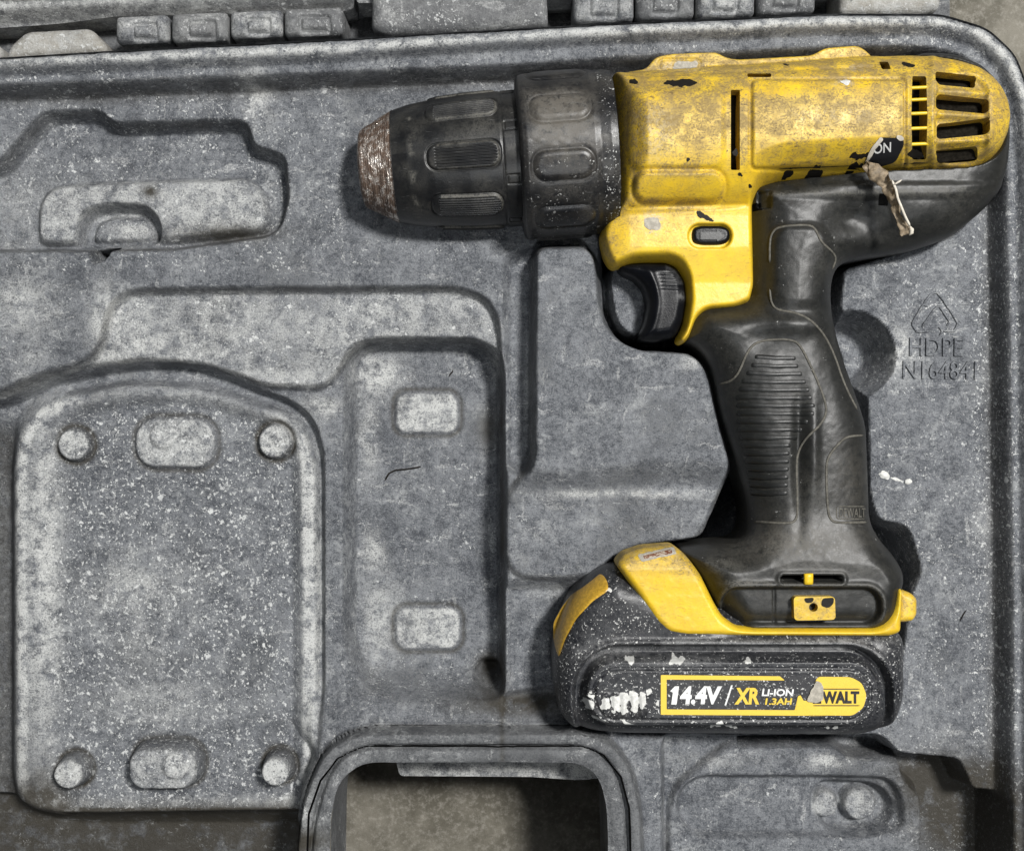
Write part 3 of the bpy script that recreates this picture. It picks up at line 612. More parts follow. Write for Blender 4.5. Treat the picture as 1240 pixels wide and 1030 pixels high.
def Hbarrel(X, Y):
    ax = U(np.stack([X, X*0+180], -1), AZ)[..., 0]
    yc = CY+(axis_y(CX+(X-CX)*D/(D-AZ))-CY)*(D-AZ)/D
    R = np.interp(X, [700, 740, 752, 880, 890, 905, 1080, 1100, 1130, 1160, 1185, 1200], [92, 92, 89, 89, 88, 88, 88, 87, 85, 78, 66, 55])
    d = np.abs(Y-yc)/R; return AZ+R*np.sqrt(np.clip(1-d**2.2, 0, 1))*.98
def Hy0(X, Y):
    d = -sdp(X, Y, YPu)
    low = 68+10*st(obl(X, Y, 735, 255, 912, 330, 20), 40); fl_ = np.where(Y < 140, 48., low)
    hh = smax(Hbarrel(X, Y), fl_, 14)
    return smin(hh, AZ+dome(d, 17)*3.2*np.clip(.75+d/40, 0, 1.6), 9)
def Hyel(X, Y):
    z = Hy0(X, Y); px, py = PX(X, Y, z)
    z = z+3.5*st(obl(px, py, 763, 108, 876, 205, 14), 9)
    pill = obl(px, py, 769, 209, 875, 244, 14); z = z+6.5*st(pill, 8)-2.2*np.exp(-((pill-4)/3)**2)
    mp_ = obl(px, py, 911, 98, 1093, 203, 5); z = z+4.0*st(mp_, 3.5)-2*np.exp(-((mp_-2.5)/1.8)**2)
    z = z-2.5*np.exp(-((py-(92-(px-745)*.035)-0)/2.2)**2)*(px > 780)*(px < 1060)
    z = z+3.0*np.exp(-((px-1098)/6)**2)*(py > 90)*(py < 205)+3.0*np.exp(-((px-1129)/5)**2)
    bs = obl(px, py, 798, 72, 848, 86, 6); z = z-2*np.exp(-(bs/1.5)**2)
    gr = np.abs(py-(250-(px-800)*.03)); z = z-1.5*np.exp(-(gr/2.5)**2)*(px < 905)*(px > 760)
    sw = obl(px, py, 834, 271, 886, 300, 14); z = z-9*st(sw, 2.5)
    pass
    cg = obl(px, py, 1133, 92, 1196, 198, 22); z = z-8*st(cg, 7)*(px > 1120)
    for ys in (111, 139, 171): z = z+6.5*np.exp(-((py-(ys+(px-1165)*(.06 if ys < 140 else -.06)))/4.8)**2)*(px > 1133)*(px < 1198)
    return z+.15*fb(X, Y, 9, 51)
lslots = [(1102, 93, 1120, 104), (1103, 107.5, 1122, 118.5), (1105, 122, 1123, 135), (1105.5, 139, 1124, 153), (1105, 157, 1124, 172), (1103.5, 176, 1122, 194)]
rslots = [(1132, 90, 1184, 103, 4), (1136, 115.5, 1198, 133.5, 5), (1137, 145.5, 1199, 164.5, 5), (1134, 177.5, 1187, 195, 5)]
def holes(X, Y, f=None):
    z = Hy0(X, Y); px, py = PX(X, Y, z); g = obl(px, py, 885, 109, 896, 206, 1.5)
    g = np.minimum(g, obl(px, py, 1103, 91, 1123, 195, 4)+np.abs(py-143)*.03)
    for a in rslots: g = np.minimum(g, obl(px, py-(px-1165)*(.10 if a[1] < 140 else -.10), *a[:4], a[4]))
    g = np.minimum(g, obl(px, py, 905, 89, 934, 93.5, 1.5)); g = np.minimum(g, obl(px+(py-79)*-.4, py, 1066, 75, 1077, 84, 1))
    return -g
def Ay(X, Y, Z):
    px, py = PX(X, Y, Z); g = lambda x, y, rx, ry, a: a*np.exp(-(np.abs((px-x)/rx))**2.5-(np.abs((py-y)/ry))**2.5)
    d = .20+.3*fb(px, py, 60, 21)+.28*(py < 200)*(px > 740)+g(815, 135, 60, 40, .95)+g(1000, 138, 110, 22, .85)+g(1160, 145, 60, 70, .8)+g(950, 85, 180, 12, .8)+g(760, 170, 14, 80, .55)+g(820, 206, 55, 8, .7)+g(830, 250, 60, 10, .35)+g(735, 300, 14, 30, .5)+g(900, 150, 8, 50, .7)+g(1098, 150, 8, 55, .7)
    d = d*1.2
    dome_ = st(obl(px, py, 769, 209, 875, 244, 14)-0, 3); d = d+.5*np.exp(-(obl(px, py, 769, 209, 875, 244, 14)/3)**2)
    d = d*(1-.6*g(870, 330, 50, 60, 1))
    p = g(790, 160, 28, 34, .35)+g(790, 270, 13, 13, .9)+g(825, 80, 28, 6, .9)+g(1035, 82, 16, 4, .6)+g(1022, 100, 12, 6, .6)+g(1150, 120, 40, 25, .15)+g(1010, 140, 60, 12, .25)
    return [d, 0*px, p]
cutx = 1096
relief('yellow_housing', YP, AZ, Hyel, YEL, drill, 25, 1.2, Ay, lambda X, Y, f: np.maximum(holes(X, Y), X-U((cutx, 150), 110)[0]))
vc = relief('vent_cap', YP, AZ, Hyel, YEL, drill, 25, 1.0, Ay, lambda X, Y, f: np.maximum(holes(X, Y), U((cutx, 150), 110)[0]-X))
# ladder slats bridging the side vent
for k in range(5):
    ya = (lslots[k][3]+lslots[k+1][1])/2
    tube('vent_slat', [(1101, ya+.6), (1125, ya-.4)], 2.0, YEL, vc, Hy0, 8, -1.5, 1.0, 100, taper=False)
# shell behind the vents and slots
ipoly = rnd([(760, 100), (1080, 88), (1160, 96), (1196, 130), (1198, 165), (1180, 200), (1120, 208), (930, 216), (900, 216), (760, 240)], 12)
relief('inner_shell', ipoly, AZ, lambda X, Y: np.minimum(Hbarrel(X, Y)-22, 92), mat_plain('dusty_inner_shell', (.016, .014, .011), .95, .02, .5), drill, 0, 3)
for k, (yy) in enumerate((100, 113, 129, 146, 164, 184)):
    tube('motor_fin', [(1099, yy+5, 88), (1126, yy+5, 88)], 3.2, CHK, drill, None, 6, taper=False)

# black overmoulded rear shell, grip and foot
BP = rnd([(905, 228), (1000, 205), (1090, 100), (1096, 74), (1112, 66), (1150, 68), (1182, 80), (1204, 102), (1216, 132), (1219, 165), (1216, 205), (1206, 235), (1186, 258), (1150, 288), (1105, 303), (1055, 311), (1020, 318), (1008, 330), (1003, 352), (1006, 392), (1020, 440), (1038, 490), (1046, 515), (1048, 570), (1050, 630),
          (1060, 650), (1080, 672), (1091, 694), (1086, 716), (1080, 745), (1060, 762), (900, 762), (880, 752), (862, 728), (845, 695), (818, 664), (860, 658), (895, 655), (906, 640), (904, 606), (890, 556), (872, 500), (862, 450), (852, 430), (838, 418), (826, 414), (836, 385), (850, 372), (905, 366), (904, 300)], 12)
BPu = U(BP, AZ); FPu = U(rnd([(800, 655), (900, 655), (950, 640), (1060, 648), (1092, 690), (1090, 790), (800, 790)], 20), AZ)
ZB2 = U(rnd([(880, 215), (1150, 190), (1235, 90), (1245, 200), (1170, 310), (1010, 330), (1000, 345), (910, 345), (880, 300)], 20), AZ)
def Hb0(X, Y):
    d = -sdp(X, Y, BPu); z = AZ+dome(d, 62)*.92
    g = AZ+dome(d, 34)*1.85; foot = st(sdp(X, Y, FPu, 120), 60)
    z = z*(1-foot)+np.minimum(g, 106)*foot
    yk = Y-U((0, 225), 90)[1]; mo = st(sdp(X, Y, ZB2, 120), 30)
    z = smin(z, 90+0*z, 14)*(1-foot)+z*foot
    z = z-60*st(sdp(X, Y, YPu, 60)+5, 4)
    # concave saddle where grip meets the body and slopes of the web
    z = z-14*np.exp(-((X-985)/34)**2-((Y-330)/34)**2)*0
    return z
SP = (873, 711, 1068, 757)
def Hblk(X, Y):
    z = Hb0(X, Y); px, py = PX(X, Y, z)
    z = z-2.5*np.exp(-((py-(236-(px-920)*.03))/4)**2)*(px > 925)*(px < 1190)*0+3*st(obl(px, py, 905, 222, 1230, 238, 4), 8)
    z = z-9*st(obl(px, py, 918, 232, 934, 252, 2), 3)
    z = z-16*np.exp(-((px-1040)/36)**2-((py-262)/22)**2)-8*np.exp(-((px-1075)/30)**2-((py-285)/18)**2)
    sd = obl(px, py, 934, 273, 1003, 370, 22); z = z+5*st(sd, 14)
    z = z-10*np.exp(-((px-925)/26)**2-((py-410)/18)**2)*.6+7*np.exp(-((px-960)/60)**2-((py-393)/12)**2)
    z = z-8*np.exp(-((px-968)/7)**2-((py-560)/60)**2)+5*np.exp(-((px-985)/8)**2-((py-540)/60)**2)
    p = obl(px, py, *SP, 21); z = z+3*np.exp(-((p-3)/4)**2)-11*st(p+1, 5)
    z = z-5*np.exp(-((px-940)/1.4)**2)*st(p, 3)*.4
    sl = obl(px, py, 946, 697, 1020, 704, 3); z = z-16*st(sl, 1.6)+2*np.exp(-((sl-3)/3)**2)
    z = z+2.0*fb(px, py, 40, 23)*st(-(py-640), 20)*0+.8*fb(px, py, 26, 24)
    return z+.25*fb(X, Y, 8, 52)
def Ab(X, Y, Z):
    px, py = PX(X, Y, Z); g = lambda x, y, rx, ry, a: a*np.exp(-((px-x)/rx)**2-((py-y)/ry)**2)
    pp = obl(px, py, *SP, 21)
    d = .10+.12*fb(px, py, 40, 25)+g(960, 660, 60, 18, .55)+g(870, 685, 30, 12, .4)+g(1000, 690, 60, 6, .3)+g(900, 706, 30, 4, .8)+.5*np.exp(-((pp-2.5)/2.6)**2)+g(1085, 235, 90, 5, .3)+g(985, 600, 30, 30, .15)
    d = d+.35*np.exp(-((py-(236-(px-920)*.03))/3)**2)*(px > 930)*(px < 1170)
    return [d-.01, .06+0*px, .0+g(960, 655, 90, 26, .4)+g(1030, 580, 20, 40, .25)]
relief('grip_body', BP, AZ, Hblk, RUB, drill, -40, 1.4, Ab)
def chaik2(P):
    P = np.asarray(P, float)
    for _ in range(2):
        Q = np.stack([P[:-1]*.75+P[1:]*.25, P[:-1]*.25+P[1:]*.75], 1).reshape(-1, 2); P = np.vstack([P[:1], Q, P[-1:]])
    return P
# raised panel outlines
for pts in ([(932, 318), (932, 290), (937, 278), (948, 274), (980, 272), (988, 278), (994, 293), (1006, 303), (1013, 312), (1008, 326)],
            [(932, 350), (934, 368), (942, 376), (962, 378), (980, 386), (996, 402), (1010, 428), (1022, 465), (1038, 496)],
            [(868, 466), (885, 462), (895, 451), (903, 430), (912, 416), (930, 411), (960, 411), (970, 419), (986, 452), (999, 484), (1001, 500), (994, 514), (976, 530), (967, 545), (964, 560), (966, 618), (964, 630), (955, 634), (910, 631)],
            [(1046, 527), (1026, 528), (1016, 536), (1003, 552), (1000, 566), (1002, 618), (1006, 630), (1014, 633), (1050, 632)]):
    q = rnd([pts[0]]+pts[1:], 0) if 0 else pts
    tube('seam_line', chaik2(q), 1.5, SEAM, drill, Hblk, 6, .1, .8, 90)
for k in range(18):
    yy = 434+k*9.6; t = k/17; xl = np.interp(yy, [437, 460, 480, 520, 560, 600], [912, 898, 892, 894, 902, 908]); xr = np.interp(yy, [437, 470, 498, 515, 540, 600], [966, 982, 991, 978, 959, 956])
    tube('grip_rib', [(xl, yy-2), ((xl+xr)/2, yy), (xr, yy-1+.5)], 4.2, RUB, drill, Hblk, 10, -2.7, .85, 90)
letters('embossed_lettering', 'DEWALT', 1016, 615, 1048, 626, Hblk, SEAM, drill, .8, .0, 0, 0, 80)
tube('seam_line', [(1013, 613), (1048, 613)], .7, SEAM, drill, Hblk, 6, .1, .8, 80); tube('seam_line', [(1013, 613), (1013, 628), (1048, 628)], .7, SEAM, drill, Hblk, 6, .1, .8, 80)
patch('hole_shade_patch', [(920, 239), (929, 239), (929, 249), (920, 249)], Hblk, VOID, drill, .5, 95, .8)  # flat black patch, paints the dark inside of a hole
patch('hole_shade_patch', [(1067, 233), (1078, 234), (1079, 247), (1068, 246)], Hblk, VOID, drill, .5, 95, .8)  # second black patch painted as the dark of a hole
# drill clip block in the foot recess, with its screw hole
def Hclip(X, Y):
    z = Hblk(X, Y)*0+99; return z+.3*fb(X, Y, 6, 2)
cp = rnd([(961, 722), (1011, 722), (1012, 750), (962, 751)], 5)
cl = relief('clip_plate', cp, 99, Hclip, YEL, drill, 70, 1.0, A=lambda X, Y, Z: [.45+.3*fb(X, Y, 10, 2), 0*X, .1+0*X], F=lambda X, Y, f: -circ(X, Y, *U((985, 735), 99), 5.0))
patch('chip', rnd([(996, 724), (1010, 723), (1009, 731), (1003, 736), (994, 733)], 3), Hclip, CHIP, drill, .6, 99, 1)
patch('chip', rnd([(973, 724), (986, 723), (984, 729), (976, 730)], 3), Hclip, CHIP, drill, .6, 99, 1)
tube('vent_bridge', [(979, 694, 104), (979, 707, 103)], 5.5, YEL, drill, None, 8, flat=.5, taper=False)
patch('slot_shade_patch', rnd([(948, 698), (973, 698), (973, 703), (948, 703)], 2), Hblk, VOID, drill, .4, 95, 1); patch('slot_shade_patch', rnd([(986, 698), (1017, 699), (1015, 704), (986, 703)], 2), Hblk, VOID, drill, .4, 95, 1)  # black films that paint the shade inside the foot slot
# trigger
TP = rnd([(747, 323), (765, 319), (806, 319), (820, 326), (829, 342), (831, 366), (826, 393), (816, 410), (795, 414), (774, 413), (773, 406), (780, 390), (784, 368), (779, 350), (768, 338), (752, 331)], 6); TPu = U(TP, AZ-5)
def Htr(X, Y):
    d = -sdp(X, Y, TPu); z = 30+dome(d, 14)*1.7; px, py = PX(X, Y, z)
    z = z+.3*np.sin((py-px*.05)*1.45)*np.clip((px-796)/10, 0, 1)*(py < 352)*np.clip(d/8, 0, 1)+2*np.exp(-((px-(795-.006*(py-365)**2))/5)**2)
    return z
relief('trigger', TP, AZ-5, Htr, BLK, drill, -10, 1.0, A=lambda X, Y, Z: [.0+.7*np.exp(-((X-820)/9)**2-((Y-364)/4)**2)+.15*(X > 800)*(Y < 350), .0+0*X, 0*X])
# forward and reverse button
bp = ell(0, 0, 1, 1)
BU = rnd([(836, 286), (838, 276), (848, 273.5), (872, 273.5), (882, 277), (884.5, 286), (881, 295), (871, 298), (848, 298), (838, 295)], 5)
Hbt = lambda X, Y: 66+dome(-sdp(X, Y, U(BU, 66)), 5)*1.6+0*X
bt = relief('direction_button', BU, 66, Hbt, BLK, drill, 40, .8)
patch('arrow_mark', [(848, 281), (868, 281), (868, 278), (878, 286), (868, 293), (868, 290), (848, 290)], Hbt, RUB, bt, 1.6, 74, .7)

# battery pack
TQ = rnd([(742, 681), (722, 690), (700, 708), (684, 732), (673, 760), (668, 790), (669, 825), (676, 858), (690, 876), (718, 886), (760, 889), (1040, 891), (1066, 884), (1083, 862), (1090, 835), (1089, 765), (1060, 745), (900, 745), (800, 700)], 12); TQu = U(TQ, AZ)
def Hbat(X, Y):
    d = -sdp(X, Y, TQu); z = AZ+dome(d, 42)*1.45; z = smin(z, 91+0*z, 12); px, py = PX(X, Y, z)
    o1 = obl(px, py, 695, 782, 1081, 915, 58); z = z-20*st(o1, 6)+3*np.exp(-((o1-4)/4)**2)*(py < 800)
    o2 = obl(px, py, 708, 797, 1067, 879, 40); z = z+24*st(o2, 8)
    o3 = obl(px, py, 721, 810, 1052, 869, 28); z = z+1.5*st(o3, 2)-2*np.exp(-((o3-1.5)/1.3)**2)
    z = z-3.5*np.exp(-((py-835)/1.2)**2)*((px < 722)+(px > 1052))*(o2 < 0)
    for k in range(5): z = z+2.6*np.exp(-((px-(733+k*11))/3.6)**2)*st(obl(px, py, 724, 838, 786, 866, 6), 4)
    return z+.3*fb(X, Y, 8, 53)
def Abat(X, Y, Z):
    px, py = PX(X, Y, Z); g = lambda x, y, rx, ry, a: a*np.exp(-((px-x)/rx)**2-((py-y)/ry)**2)
    o1 = obl(px, py, 695, 782, 1081, 915, 58); o2 = obl(px, py, 708, 797, 1067, 879, 40)
    s = .10+.2*(o2 < 0)+g(745, 755, 26, 22, .8)+g(745, 810, 50, 16, .6)+g(820, 800, 60, 8, .6)+g(1075, 800, 14, 30, .8)+g(715, 850, 20, 25, .7)+g(950, 800, 120, 8, .3)+g(1000, 815, 90, 6, .3)-.8*((o1 < 1)&(o2 > 2))-.4*g(700, 730, 30, 30, 1)
    d = .12+.7*np.exp(-((o1-3)/4)**2)*(py < 800)*(px > 800)+g(740, 790, 40, 14, .4)+g(830, 800, 40, 6, .6)+g(1035, 775, 60, 4, .5)
    return [d, s, g(740, 860, 40, 14, .2)]
bat = relief('battery_pack', TQ, AZ, Hbat, BAT, drill, -50, 1.3, Abat)
bat['label'] = 'black battery pack spattered with white plaster specks'
SK = rnd([(746, 684), (756, 672), (780, 664), (818, 661), (832, 673), (848, 695), (864, 728), (874, 745), (890, 757), (910, 760), (1058, 760), (1070, 752), (1082, 735), (1085, 712), (1092, 712), (1090, 765), (1076, 770), (828, 769), (808, 765), (795, 754), (772, 720)], 6); SKu = U(SK, 82)
def Hsk(X, Y):
    d = -sdp(X, Y, SKu); z = 78+dome(d, 9)*1.7; px, py = PX(X, Y, z); return z-11*np.clip((690-py)/26, 0, 1)**1.3+.4*fb(X, Y, 9, 54)
def Ask(X, Y, Z):
    px, py = PX(X, Y, Z); g = lambda x, y, rx, ry, a: a*np.exp(-((px-x)/rx)**2-((py-y)/ry)**2)
    return [.12+.8*np.clip((700-py)/30, 0, 1)+g(830, 690, 20, 8, .3)+.25*fb(px, py, 30, 3), 0*px, .25*np.clip((690-py)/20, 0, 1)]
sk = relief('foot_trim', SK, 82, Hsk, YEL, drill, 30, 1.1, Ask)
patch('torn_sticker', rnd([(771, 670), (816, 661), (818, 669), (775, 678)], 2), Hsk, SMEAR, sk, .8, 75, 1, .8)
patch('sticker_print', rnd([(777, 671), (812, 664), (813, 668), (779, 675)], 1), Hsk, mat_print('brown_sticker_print', (.16, .06, .03), (.42, .36, .28), .6, .5, .56), sk, 1.3, 75, .8, .5)
LP = rnd([(1086, 712), (1104, 718), (1111, 724), (1111, 744), (1106, 752), (1090, 754), (1085, 752)], 4)
relief('release_tab', LP, 70, lambda X, Y: 64+dome(-sdp(X, Y, U(LP, 70)), 8)*1.4, YEL, drill, 20, 1.0, A=lambda X, Y, Z: [.5+.3*fb(X, Y, 12, 1), 0*X, .2+0*X])
RB = rnd([(728, 694), (734, 700), (735, 711), (716, 724), (697, 745), (684, 770), (676, 795), (671, 780), (671, 758), (682, 738), (698, 718)], 5)
Hrb = lambda X, Y: Hbat(X, Y)+2.5*st(sdp(X, Y, U(RB, 62)), 4)+1.0
rb = march('release_button', *(lambda G: (sdp(G[0], G[1], U(RB, 62)), G[0], G[1], Hrb(*G), [.35+.6*np.exp(-((G[1]-745)/14)**2), 0*G[0], 0*G[0]]))(grid(650, 680, 750, 810, 1.0)), mat_plain('amber_release_plastic', (.56, .33, .035), .3, .5, .3), bat, lambda x, y: Hbat(x, y)-4, Hrb)

# battery label: film, frames and print
Z3 = 95.
def poly_px(p): return np.asarray(p, float)
HL = lambda X, Y: Z3+0*X
HL = Hbat
patch('label_film', rnd([(798, 816), (1036, 817), (1048, 826), (1050, 845), (1044, 860), (1032, 866), (798, 865)], 5), HL, LBLK, bat, .6, Z3, 1.2, A=lambda X, Y, Z: [.1+0*X, .45+0*X, 0*X])
def frame(name, outer, inner, off=1.3):
    po, pi_ = U(outer, Z3), U(inner, Z3); G = grid(795, 812, 1056, 872, .9)
    k = (D-Z3)/D; G = grid(CX+(795-CX)*k, CY+(812-CY)*k, CX+(1056-CX)*k, CY+(870-CY)*k, .9)
    f = np.maximum(sdp(G[0], G[1], po), -sdp(G[0], G[1], pi_)); Hh = lambda X, Y: HL(X, Y)+off
    return march(name, f, G[0], G[1], Hh(*G), None, PYEL, bat, lambda x, y: HL(x, y)-.5, Hh)
frame('label_frame', [(800, 816.5), (944, 818), (950, 823), (807, 822), (807, 858), (962, 859), (966, 842), (969, 841), (973, 848), (980, 866), (1030, 866), (1030, 866), (800, 864.5)],
      [(0, 0), (1, 0), (1, 1)])
YC = rnd([(989, 818.5), (1030, 819), (1043, 826), (1049, 841), (1045, 856), (1032, 865.5), (966, 865), (964, 858), (965, 846), (975, 848), (980, 846)], 5)
patch('label_cap', YC, HL, PYEL, bat, 1.5, Z3, .9)
patch('label_lettering', [(811, 836), (817, 830), (822, 830), (819, 852), (812.5, 852), (814.5, 837.5)], HL, PWHT, bat, 1.7, Z3, .7)
letters('label_lettering', '4.4V', 823, 830, 874, 852, HL, PWHT, bat, 1.7, .045, .12, 0, Z3)
letters('label_lettering', '/', 877, 829, 887, 853, HL, PWHT, bat, 1.7, .0, .1, 0, Z3)
letters('label_lettering', 'XR', 889, 832, 919, 852, HL, PYEL, bat, 1.7, .04, .12, 0, Z3)
letters('label_lettering', 'LI-ION', 922, 833.5, 961, 842, HL, PWHT, bat, 1.7, .03, .12, 0, Z3)
letters('label_lettering', '1.3AH', 926, 844.5, 959, 852.5, HL, PYEL, bat, 1.7, .03, .12, 0, Z3)
letters('label_lettering', 'WALT', 995, 836, 1040, 851, HL, PBLK, bat, 2.2, .045, 0, 0, Z3)
letters('label_lettering', 'E', 984, 836, 994, 851, HL, PBLK, bat, 2.2, .045, 0, 0, Z3)
tube('label_rule', [(984, 833.5), (1041, 833.5)], .6, PBLK, bat, HL, 5, 1.6, .8, Z3); tube('label_rule', [(984, 853.5), (1041, 853.5)], .6, PBLK, bat, HL, 5, 1.6, .8, Z3)
patch('torn_label_scrap', rnd([(988, 822), (995, 828), (997, 846), (988, 850), (976, 848), (982, 834)], 3), HL, SMEAR, bat, 3.0, Z3, .8, 1.5)
# dried plaster on the battery
SPL = [rnd([(868, 873), (876, 875), (878, 880), (874, 884), (880, 888), (868, 888), (865, 881)], 3), ell(887, 885, 6, 2.5, .2), ell(893, 888, 4, 2), ell(712, 853, 6, 9, -.3), ell(716, 842, 7, 4), ell(728, 874, 8, 4, .5), ell(733, 851, 6, 7), rnd([(739, 843), (750, 841), (751, 862), (741, 860)], 3), rnd([(751, 839), (761, 838), (762, 863), (752, 862)], 3), rnd([(762, 838), (772, 837), (773, 862), (763, 863)], 3), rnd([(774, 838), (782, 837), (781, 858), (775, 860)], 3), ell(763, 800, 5, 4), ell(820, 801, 9, 3.5), ell(1018, 889, 9, 1.5), ell(752, 728, 3, 2), ell(740, 715, 2, 1.5), ell(905, 801, 4, 2.5), ell(760, 876, 9, 2, .5), ell(800, 855, 4, 8), ell(786, 838, 3, 3)]
for q in SPL: patch('plaster_splash', q, Hbat, WPAINT, bat, .4, Z3, .8, 4.5)

# marks on the yellow housing
for q in (rnd([(803, 102), (812, 97), (832, 96), (845, 101), (838, 106), (818, 107)], 3), ell(768, 98, 5, 3, .6), ell(984, 213.5, 9, 5.5), rnd([(944, 218), (948, 210), (956, 212), (958, 217)], 3), ell(886.5, 221, 3, 3), ell(1029, 208.5, 7.5, 4.5, -.3), rnd([(1013, 201), (1022, 196), (1043, 196), (1046, 199), (1030, 202)], 2),
          ell(1094, 196, 8, 3), rnd([(842, 259), (849, 260), (855, 266), (862, 271), (858, 272), (848, 268), (840, 263)], 3), ell(957, 72, 3, 1.5, .4), ell(1100, 78, 8, 3.5, .3), ell(880, 198, 2, 3), ell(825, 206, 1.6, 1.3), ell(901, 232, 1.5, 1.5)):
    patch('paint_chip', q, Hyel, CHIP, drill, .2, 60 if q[:, 1].min() > 180 else 100, .7, 3.4)
patch('cement_smear', rnd([(780, 264), (799, 262), (800, 278), (784, 280)], 4), Hyel, SMEAR, drill, .5, 82, 1, 3)
patch('cement_smear', rnd([(816, 74), (846, 72), (845, 84), (817, 85)], 4), Hyel, SMEAR, drill, .4, 55, 1, 3)
patch('cement_smear', rnd([(1016, 100), (1026, 95), (1030, 99), (1024, 106)], 2), Hyel, WPAINT, drill, .6, 112, .8, 2)
# torn brand sticker with ON and the strip hanging from it
Zs = 104.
patch('sticker_remnant', rnd([(1050, 196), (1056, 176), (1062, 171), (1086, 172), (1091, 176), (1088, 194), (1076, 197), (1062, 198)], 3), Hyel, PBLK, drill, 1.0, Zs, .8)
letters('sticker_lettering', 'ON', 1057, 174, 1079, 186, Hyel, PWHT, drill, 1.8, .01, .15, -.12, Zs)
patch('sticker_torn_edge', rnd([(1050, 195), (1052, 182), (1060, 170), (1064, 173), (1057, 183), (1055, 194)], 2), Hyel, STICKW, drill, 2.0, Zs, .8, 1)
patch('sticker_torn_edge', ell(1084, 172, 5, 2.5, .4), Hyel, STICKW, drill, 2.0, Zs, .8, 1)
def ribbon(name, pts, wid, mat, parent, thick=1.0):
    P = np.array(pts, float); d = np.r_[0, np.cumsum(np.linalg.norm(np.diff(P[:, :2], axis=0), axis=1))]; m = 44; t = np.linspace(0, d[-1], m)
    Q = np.stack([np.interp(t, d, P[:, k]) for k in range(3)], 1); Wd = np.interp(t, d, wid); nw = 7
    for k in range(3): Q[1:-1, k] = (Q[:-2, k]+Q[1:-1, k]*2+Q[2:, k])/4
    T = np.gradient(Q[:, :2], axis=0); T /= np.linalg.norm(T, axis=1, keepdims=True); N = np.stack([-T[:, 1], T[:, 0]], 1)
    s = np.linspace(-1, 1, nw); px = Q[:, None, 0]+N[:, None, 0]*Wd[:, None]*s; py = Q[:, None, 1]+N[:, None, 1]*Wd[:, None]*s
    z = Q[:, None, 2]+1.2*(1-s[None]**2)+4.0*vn(px, py, 6, 71)+6*np.maximum(-s[None], 0)**2*(t[:, None] > 30)
    px = px+3.2*vn(px, py, 8, 72)+1.5*vn(px, py, 3.5, 73); k = (D-z)/D; ux = CX+(px-CX)*k; uy = CY+(py-CY)*k
    top = np.stack([ux, uy, z], -1).reshape(-1, 3); bot = top-[0, 0, thick]; V = np.concatenate([top, bot]); n = m*nw
    i = (np.arange(m-1)[:, None]*nw+np.arange(nw-1)[None]).ravel(); q = np.stack([i, i+1, i+nw+1, i+nw], 1)
    b = np.concatenate([np.arange(nw), np.arange(1, m)*nw+nw-1, (m-1)*nw+np.arange(nw-2, -1, -1), np.arange(m-2, -1, -1)*nw]); e = np.stack([b[:-1], b[1:]], 1)
    return make(name, w3(V[:, 0], V[:, 1], V[:, 2], locof(parent)), [q, q[:, ::-1]+n, np.stack([e[:, 0], e[:, 0]+n, e[:, 1]+n, e[:, 1]], 1)], mat, parent)
rbn = ribbon('peeled_strip', [(1047, 198, 106), (1056, 207, 112), (1068, 214, 112), (1078, 228, 112), (1084, 248, 114), (1090, 266, 112), (1096, 284, 108)], [5, 11, 9, 7.5, 6, 6, 8, 7, 4][:7], STICK, drill)
tube('torn_edge', [(1080, 218, 121), (1085, 230, 120), (1087, 240, 122), (1092, 252, 121), (1096, 262, 122), (1102, 274, 119)], 1.5, STICKW, rbn, None, 8)
tube('torn_edge', [(1082, 224, 122), (1092, 218, 124)], 1.3, STICKW, rbn, None, 6)
tube('torn_edge', [(1102, 274, 116), (1105, 280, 114), (1101, 285, 113)], 2.6, STICKW, rbn, None, 8)

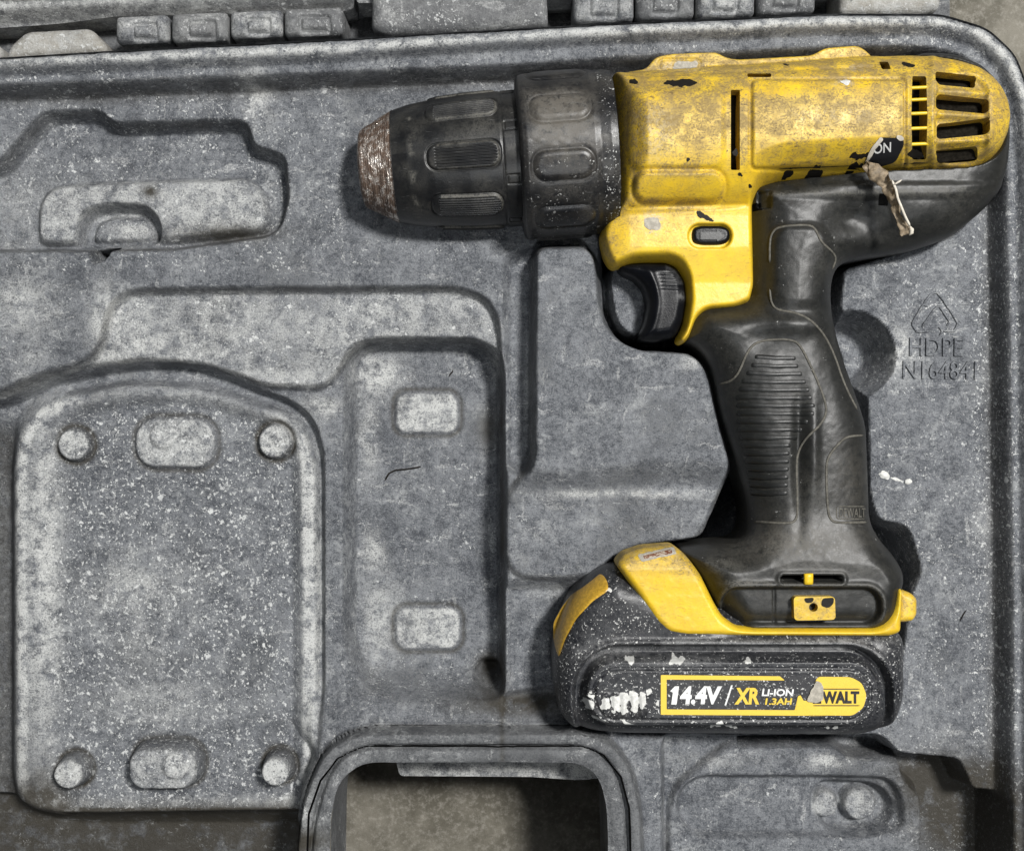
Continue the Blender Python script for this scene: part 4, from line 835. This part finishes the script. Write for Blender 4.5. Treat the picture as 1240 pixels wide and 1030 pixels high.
# ------------------------------------------------------------------ loose bits on the tray
def loose(name, label, cat, poly, hgt, mat, wob=2.0, group=None):
    poly = np.asarray(poly, float); c = poly.mean(0)
    lo = U(poly, 0).min(0)-4; hi = U(poly, 0).max(0)+4; G = grid(lo[0], lo[1], hi[0], hi[1], .9); f = sdp(G[0], G[1], U(poly, 0))+wob*fb(G[0], G[1], 5, 33)
    zb = float(Hdeck(*[np.array([v]) for v in U(c, 0)])[0])
    par = bpy.data.objects.new('t', None); par.location = ((c[0]-CX)*S, -(c[1]-CY)*S, zb*S)
    Hh = lambda X, Y: Hdeck(X, Y)+hgt*np.sqrt(np.clip(-(sdp(X, Y, U(poly, 0)))/3, .05, 1))
    fz = march(name, f, G[0], G[1], Hh(*G), None, mat, None, lambda x, y: Hdeck(x, y)-1, Hh)
    loc = par.location.copy(); bpy.data.objects.remove(par)
    v = np.zeros(len(fz.data.vertices)*3, np.float32); fz.data.vertices.foreach_get('co', v); v = v.reshape(-1, 3)-np.array(loc, np.float32); fz.data.vertices.foreach_set('co', v.ravel()); fz.location = loc
    fz['label'] = label; fz['category'] = cat
    fz['group'] = 'white plaster crumbs beside the drill handle'
    return fz
loose('plaster_crumb', 'larger white plaster crumb on the deck right of the handle', 'plaster crumb', ell(1071, 575, 7, 4, .4), 3, WPAINT, 3)
loose('plaster_crumb', 'small white plaster crumb at the right end of the crumb trail beside the handle', 'plaster crumb', ell(1099, 583, 6, 3.5), 2.5, WPAINT, 3)
loose('plaster_crumb', 'thin middle streak of white plaster in the crumb trail beside the handle', 'plaster crumb', ell(1085, 580, 8, 1.6, .3), 1.5, WPAINT, 1.5)
def fibre(pts, r, label):
    o = tube('fibre', pts, r, CHIP, None, Hdeck, 6, .8, 1, -60); c = U(pts[0], 0); loc = np.array([(c[0]-CX)*S, -(c[1]-CY)*S, float(Hdeck(np.array([c[0]]), np.array([c[1]]))[0])*S], np.float32)
    v = np.zeros(len(o.data.vertices)*3, np.float32); o.data.vertices.foreach_get('co', v); v = v.reshape(-1, 3)-loc; o.data.vertices.foreach_set('co', v.ravel()); o.location = loc
    o['label'] = label; o['category'] = 'fibre'; o['group'] = 'dark fibres on the tray'
fibre([(466, 582), (471, 573), (479, 569), (492, 568), (510, 565)], 1.1, 'long curved dark fibre below the upper pad of the narrow recess')
fibre([(543, 456), (548, 450), (549, 447)], .9, 'short dark fibre near the top of the narrow recess, above its pad')
fibre([(1162, 752), (1166, 744), (1170, 738)], .8, 'short dark fibre on the deck right of the battery')
